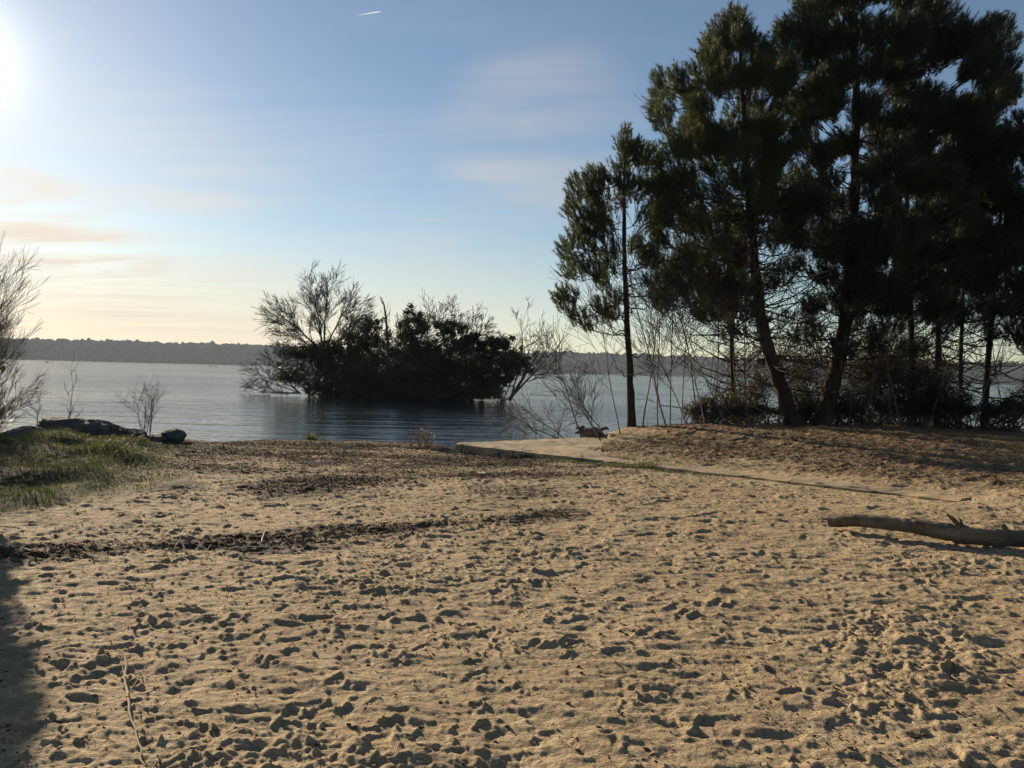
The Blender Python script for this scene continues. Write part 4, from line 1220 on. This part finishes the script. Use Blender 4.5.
stick('stick', 'crooked brown twig at the foot of the log shadow', [gp(905, 556), gp(918, 553, .05), gp(930, 556, .03)], .010, 'stick_brown')

# stump and drift roots by the water, left of the small pine
p = G(585, 428, .35)
mb = MB()
g = np.random.default_rng(9)
for q in range(9):
    th = g.uniform(-.6, 3.6); L = g.uniform(.25, .6)
    c0 = np.array([p.x, 25.6, .28])
    e = c0 + np.array([math.cos(th) * L, math.sin(th) * L * .5, g.uniform(-.25, .25)])
    mb.tube(curve(c0, e, (0, 0, .1), 6, .03), np.linspace(.13, .03, 6), 7)
mb.tube(np.array([[p.x - .35, 25.5, .22], [p.x - .2, 25.5, .40], [p.x + .02, 25.55, .42], [p.x + .3, 25.7, .30]]), [.12, .17, .18, .10], 9)
tag(mb.build('stump', M['bark_grey'], None, True), 'dark rooty stump lying at the water beside the ramp', 'stump')

# ------------------------------------------------------------------ weeds and grass
def blades(mb, pts, hgt, wid, gg, lean=.45):
    n = len(pts)
    th = gg.uniform(0, 6.28, n); h = hgt * gg.uniform(.5, 1.25, n)
    d = np.stack([np.cos(th), np.sin(th), np.zeros(n)], 1)
    s = np.stack([-np.sin(th), np.cos(th), np.zeros(n)], 1) * (wid / 2) * gg.uniform(.6, 1.3, (n, 1))
    l = (lean * h * gg.uniform(.2, 1.4, n))[:, None]
    up_ = np.array([0, 0, 1.0]) * h[:, None]
    m = pts + up_ * .6 + d * l * .35
    tip = pts + up_ + d * l
    v = np.stack([pts - s, pts + s, m + s * .7, m - s * .7, tip], 1).reshape(-1, 3)
    k = np.arange(n)[:, None] * 5
    mb.add(v, k + np.array([[0, 1, 2, 3]]))
    mb.f3.append((k + np.array([[3, 2, 4]])) + (mb.n - len(v)))


g = np.random.default_rng(15)
mb = MB()
x = g.uniform(-15, -4.5, 190000); y = g.uniform(5.5, 20.5, 190000)
nz = patch_at(x, y)
kp = (g.random(len(x)) < grass_mask(x, y, nz) ** 1.4 * (.55 + .45 * (samp(n1, x, y) > -.2))) & (np.interp(x, SX, SY) - y > .8)
x, y = x[kp], y[kp]
pts = np.stack([x, y, ground_z(x, y) - .01], 1)
tall = 1 + 1.1 * sst(patch_at(x, y), .2, 1.4)
blades(mb, pts, .046 * tall, .007, g, .8)
tag(mb.build('grass', M['grass']), 'short green grass over the mound on the left', 'grass', kind='stuff')

mb = MB()
n = 9000
s = g.uniform(3.0, 8.6, n); tt = g.normal(size=n) * .22 + np.interp(s, [3, 5, 8.6], [-.45, -.25, -.12])
kp = g.random(n) < np.interp(s, [3, 4, 6, 7.2, 8.6], [.3, .8, 1, .5, .05])
s, tt = s[kp], tt[kp]
x = EO[0] + s * EE[0] + tt * EP[0]; y = EO[1] + s * EE[1] + tt * EP[1]
blades(mb, np.stack([x, y, ground_z(x, y) - .01], 1), .07, .008, g, .6)
p = gp(634, 466, 0, .5)
q = g.normal(size=(700, 2)) * [.30, .14]
x, y = p[0] + q[:, 0], p[1] + q[:, 1]
blades(mb, np.stack([x, y, ground_z(x, y) - .01], 1), .16, .010, g, .5)
tag(mb.build('grass', M['grass']), 'green grass strip along the edge of the ramp', 'grass', kind='stuff')
mb = MB()
p = G(310, 442, .0)
q = g.normal(size=(260, 2)) * [.10, .07]
mb.add(ico * [.26, .2, .10] + [p.x, p.y + .1, -.04], icf)
blades(mb, np.stack([p.x + q[:, 0], p.y + .1 + q[:, 1], np.full(260, -.05)], 1), .28, .014, g, .5)
tag(mb.build('grass_tuft', M['grass']), 'green grass tuft standing in the water at the shore', 'grass tuft')


def weed(label, px, py, z, n, h, sx, seed):
    gg = np.random.default_rng(seed); mb = MB()
    p = G(px, py, z)
    for q in range(n):
        b0 = np.array([p.x + gg.normal() * sx, p.y + gg.normal() * .12, gz1(p.x, p.y) - .04])
        th = gg.uniform(0, 6.28); hh_ = h * gg.uniform(.35, 1.05)
        e = b0 + np.array([math.cos(th) * .28 * hh_, math.sin(th) * .28 * hh_, hh_])
        c_ = curve(b0, e, gg.normal(size=3) * .03, 6)
        mb.tube(c_, np.linspace(.008, .005, 6), 4, False)
        for k_ in range(5):
            f = gg.integers(2, 6)
            e2 = c_[f] + nrm(gg.normal(size=3) + np.array([0, 0, .5])) * gg.uniform(.06, .16)
            mb.tube(np.array([c_[f], (c_[f] + e2) / 2 + [0, 0, .01], e2]), [.006, .006, .004], 3, False)
    return tag(mb.build('dry_weed', M['dry_grass']), label, 'weed')


weed('bushy tan dry weed at the waterline near the ramp corner', 424, 450, .12, 26, .62, .20, 31)
weed('single thin dry stalk standing left of the ramp corner', 455, 446, .12, 4, .42, .05, 32)

# dead branches standing in the water in front of the small pine
PW = dict(wig=.10, up=.0, lev=1, kids=(4,), ang=(.5, 1.1), rmin=.006, kids0=8, sub=.5)
for q, (px, Y, st, lb) in enumerate([
    (558, 29, [((.02, 0, 1), 1.5, .022), ((-.8, .1, .55), 1.5, .018)], 'upright dead branch standing in the shallows'),
    (545, 30, [((-.9, 0, .5), 1.5, .018), ((-.4, .2, .9), 1.2, .016), ((.7, 0, .6), .9, .014)], 'spread dead branches low in the water left of the upright one'),
    (575, 28, [((-1, .1, .5), 2.4, .022), ((-1, -.1, .8), 2.2, .02)], 'long dead branch reaching left over the water'),
]):
    p = at0(px, Y, -.3)
    bare('dead_branch', lb, 'branch', p, st, 'twig', PW, 180 + q, 'dead branches in the shallows')

# ------------------------------------------------------------------ leaf litter
def bits(mb, x, y, ln, wd, gg, lift=.004, tilt=.5):
    n = len(x)
    z = ground_z(x, y) + lift
    th = gg.uniform(0, 6.28, n)
    a = np.stack([np.cos(th), np.sin(th), gg.normal(size=n) * tilt], 1); a = nrm(a)
    b_ = nrm(np.cross(a, np.array([0, 0, 1.0]) + gg.normal(size=(n, 3)) * .4))
    L = ln * gg.uniform(.5, 1.5, (n, 1)); Wd = wd * gg.uniform(.6, 1.4, (n, 1))
    p = np.stack([x, y, z], 1)
    p[:, 2] += np.abs(a[:, 2]) * L[:, 0] * .5
    up_ = nrm(np.cross(a, b_)) * (Wd * .25)
    v = np.stack([p - a * L / 2, p + b_ * Wd / 2 + up_, p + a * L / 2, p - b_ * Wd / 2 + up_ * .3], 1).reshape(-1, 3)
    mb.add(v, np.arange(len(v)).reshape(-1, 4))


g = np.random.default_rng(19)
mb = MB()
xx, yy = [], []
for P, wd, k_ in WRACK:
    seg = np.linalg.norm(np.diff(P, axis=0), axis=1)
    n = int(1500 * seg.sum() * wd ** .7)
    u = g.random(n) * seg.sum(); cs = np.concatenate([[0], np.cumsum(seg)])
    cx = np.interp(u, cs, P[:, 0]); cy = np.interp(u, cs, P[:, 1])
    xx.append(cx + g.normal(size=n) * wd * .25); yy.append(cy + g.normal(size=n) * wd * .75)
xx.append(g.uniform(-9, 3.5, 150000)); yy.append(g.uniform(11, 25.5, 150000))
x = np.concatenate(xx); y = np.concatenate(yy)
nz = patch_at(x, y)
kp = (g.random(len(x)) < .03 + .8 * wrack_mask(x, y, nz)) & (np.interp(x, SX, SY) - y > .05)
x, y = x[kp], y[kp]
bits(mb, x, y, .045, .016, g, .004, .30)
tag(mb.build('leaf_litter', M['litter']), 'dark drifted leaves and bark in lines across the sand', 'leaf litter', kind='stuff')

mb = MB()
n = 60000
x = g.uniform(1, 16, n); y = g.uniform(8, 28, n)
kp = g.random(n) < needle_mask(x, y, patch_at(x, y))
s_, t_ = ramp_st(x, y)
kp &= ~((t_ > 0) & (t_ / 5.6 + s_ / 5.2 < 1.0)) & (np.interp(x, SX, SY) - y > 1)
x, y = x[kp], y[kp]
bits(mb, x, y, .10, .010, g, .006, .35)
x2 = np.concatenate([g.uniform(-7, 9, 9000), g.uniform(-4, 4, 900)]); y2 = np.concatenate([g.uniform(3, 22, 9000), g.uniform(2.8, 7, 900)])
bits(mb, x2, y2, .04, .006, g, .004, .4)
tag(mb.build('needle_litter', M['litter_pale']), 'scattered pine needles and bark flakes on the ground', 'pine litter', kind='stuff')

# small clods / bark lumps
mb = MB()
x = g.uniform(-8, 11, 90000); y = 3 + 17 * g.random(90000) ** .9
kp = g.random(len(x)) < .04 + .75 * sst(patch_at(y * .9 - 3, x + 14), .0, 1.6) + .3 * sst(patch_at(x * 1.7, y * 1.3), .4, 1.8)
bits(mb, x[kp], y[kp], .026, .012, g, .003, .3)
n = 5000
x = g.uniform(-7, 8, n); y = 2.8 + 14 * g.random(n) ** 1.5
z = ground_z(x, y)
sz = .003 + .010 * g.random(n) ** 4
bl = ico[None] * (sz[:, None, None] * g.uniform(.6, 1.4, (n, 12, 1))) * np.array([1.3, 1, .7]) + np.stack([x, y, z + sz * .3], 1)[:, None]
mb.add(bl.reshape(-1, 3), (icf[None] + 12 * np.arange(n)[:, None, None]).reshape(-1, 3))
tag(mb.build('debris', M['litter']), 'small dark crumbs of bark scattered over the sand', 'debris', kind='stuff')

# ------------------------------------------------------------------ far boats and the contrail
def boat(label, px, Y, L):
    p = W(px, 380, Y); p.z = 0
    rt = empty('small_boat', p); tag(rt, label, 'boat', 'small boats far out on the lake')
    mb = MB()
    n = 9; u = np.linspace(-1, 1, n)
    wd = .28 * L * (1 - np.abs(u) ** 2.4) + .02
    ring = []
    for uu, ww in zip(u, wd):
        sheer = .16 * L + .05 * L * uu * uu
        ring.append([[uu * L / 2, -ww / 2 * .5, -.05], [uu * L / 2, -ww / 2, sheer], [uu * L / 2, ww / 2, sheer], [uu * L / 2, ww / 2 * .5, -.05]])
    v = np.array(ring).reshape(-1, 3) + np.array(list(p))
    i = np.arange(n - 1)[:, None] * 4; j = np.arange(4)[None]; j2 = (j + 1) % 4
    mb.add(v, np.stack([i + j, i + j2, i + 4 + j2, i + 4 + j], -1).reshape(-1, 4))
    mb.add(np.concatenate([v[:4], v[-4:]]), [[3, 2, 1, 0], [4, 5, 6, 7]])
    mb.build('hull', M['boat'], rt)
    cb = MB(); c_ = np.array(list(p)) + [-.05 * L, 0, .2 * L]
    cb.tube(np.array([c_ + [-.12 * L, 0, .06 * L], c_ + [.16 * L, 0, .06 * L]]), [.10 * L, .07 * L], 8)
    cb.build('cabin', M['boat'], rt)
    return rt


boat('tiny dark boat far out on the water at the left', 47, 520, 2.4)
boat('left one of two tiny dark boats close together far out', 210, 560, 2.0)
boat('right one of two tiny dark boats close together far out', 215.5, 560, 1.8)

mb = MB()
a0, a1 = W(358, 15.5, 5200), W(381, 11.5, 5200)
P = curve(list(a0), list(a1), (0, 0, 1.5), 12)
mb.tube(P, np.array([.4, 1.2, 1.8, 2.2, 2.6, 3, 3.4, 3.8, 4, 3.8, 3, .8]), 8)
tag(mb.build('contrail', M['trail'], None, True), 'short white aircraft trail high in the blue sky', 'contrail')

# ------------------------------------------------------------------ render settings
scene.view_settings.view_transform = 'Standard'
scene.view_settings.look = 'None'
scene.view_settings.gamma = 1.0
scene.view_settings.exposure = 0.90
scene.render.engine = 'CYCLES'
scene.cycles.use_denoising = True
try:
    scene.cycles.denoiser = 'OPENIMAGEDENOISE'
except Exception:
    pass
scene.cycles.max_bounces = 6
scene.cycles.volume_bounces = 0
scene.cycles.transparent_max_bounces = 8
scene.cycles.caustics_reflective = False
scene.cycles.caustics_refractive = False
scene.cycles.sample_clamp_indirect = 6
scene.cycles.sample_clamp_direct = 10
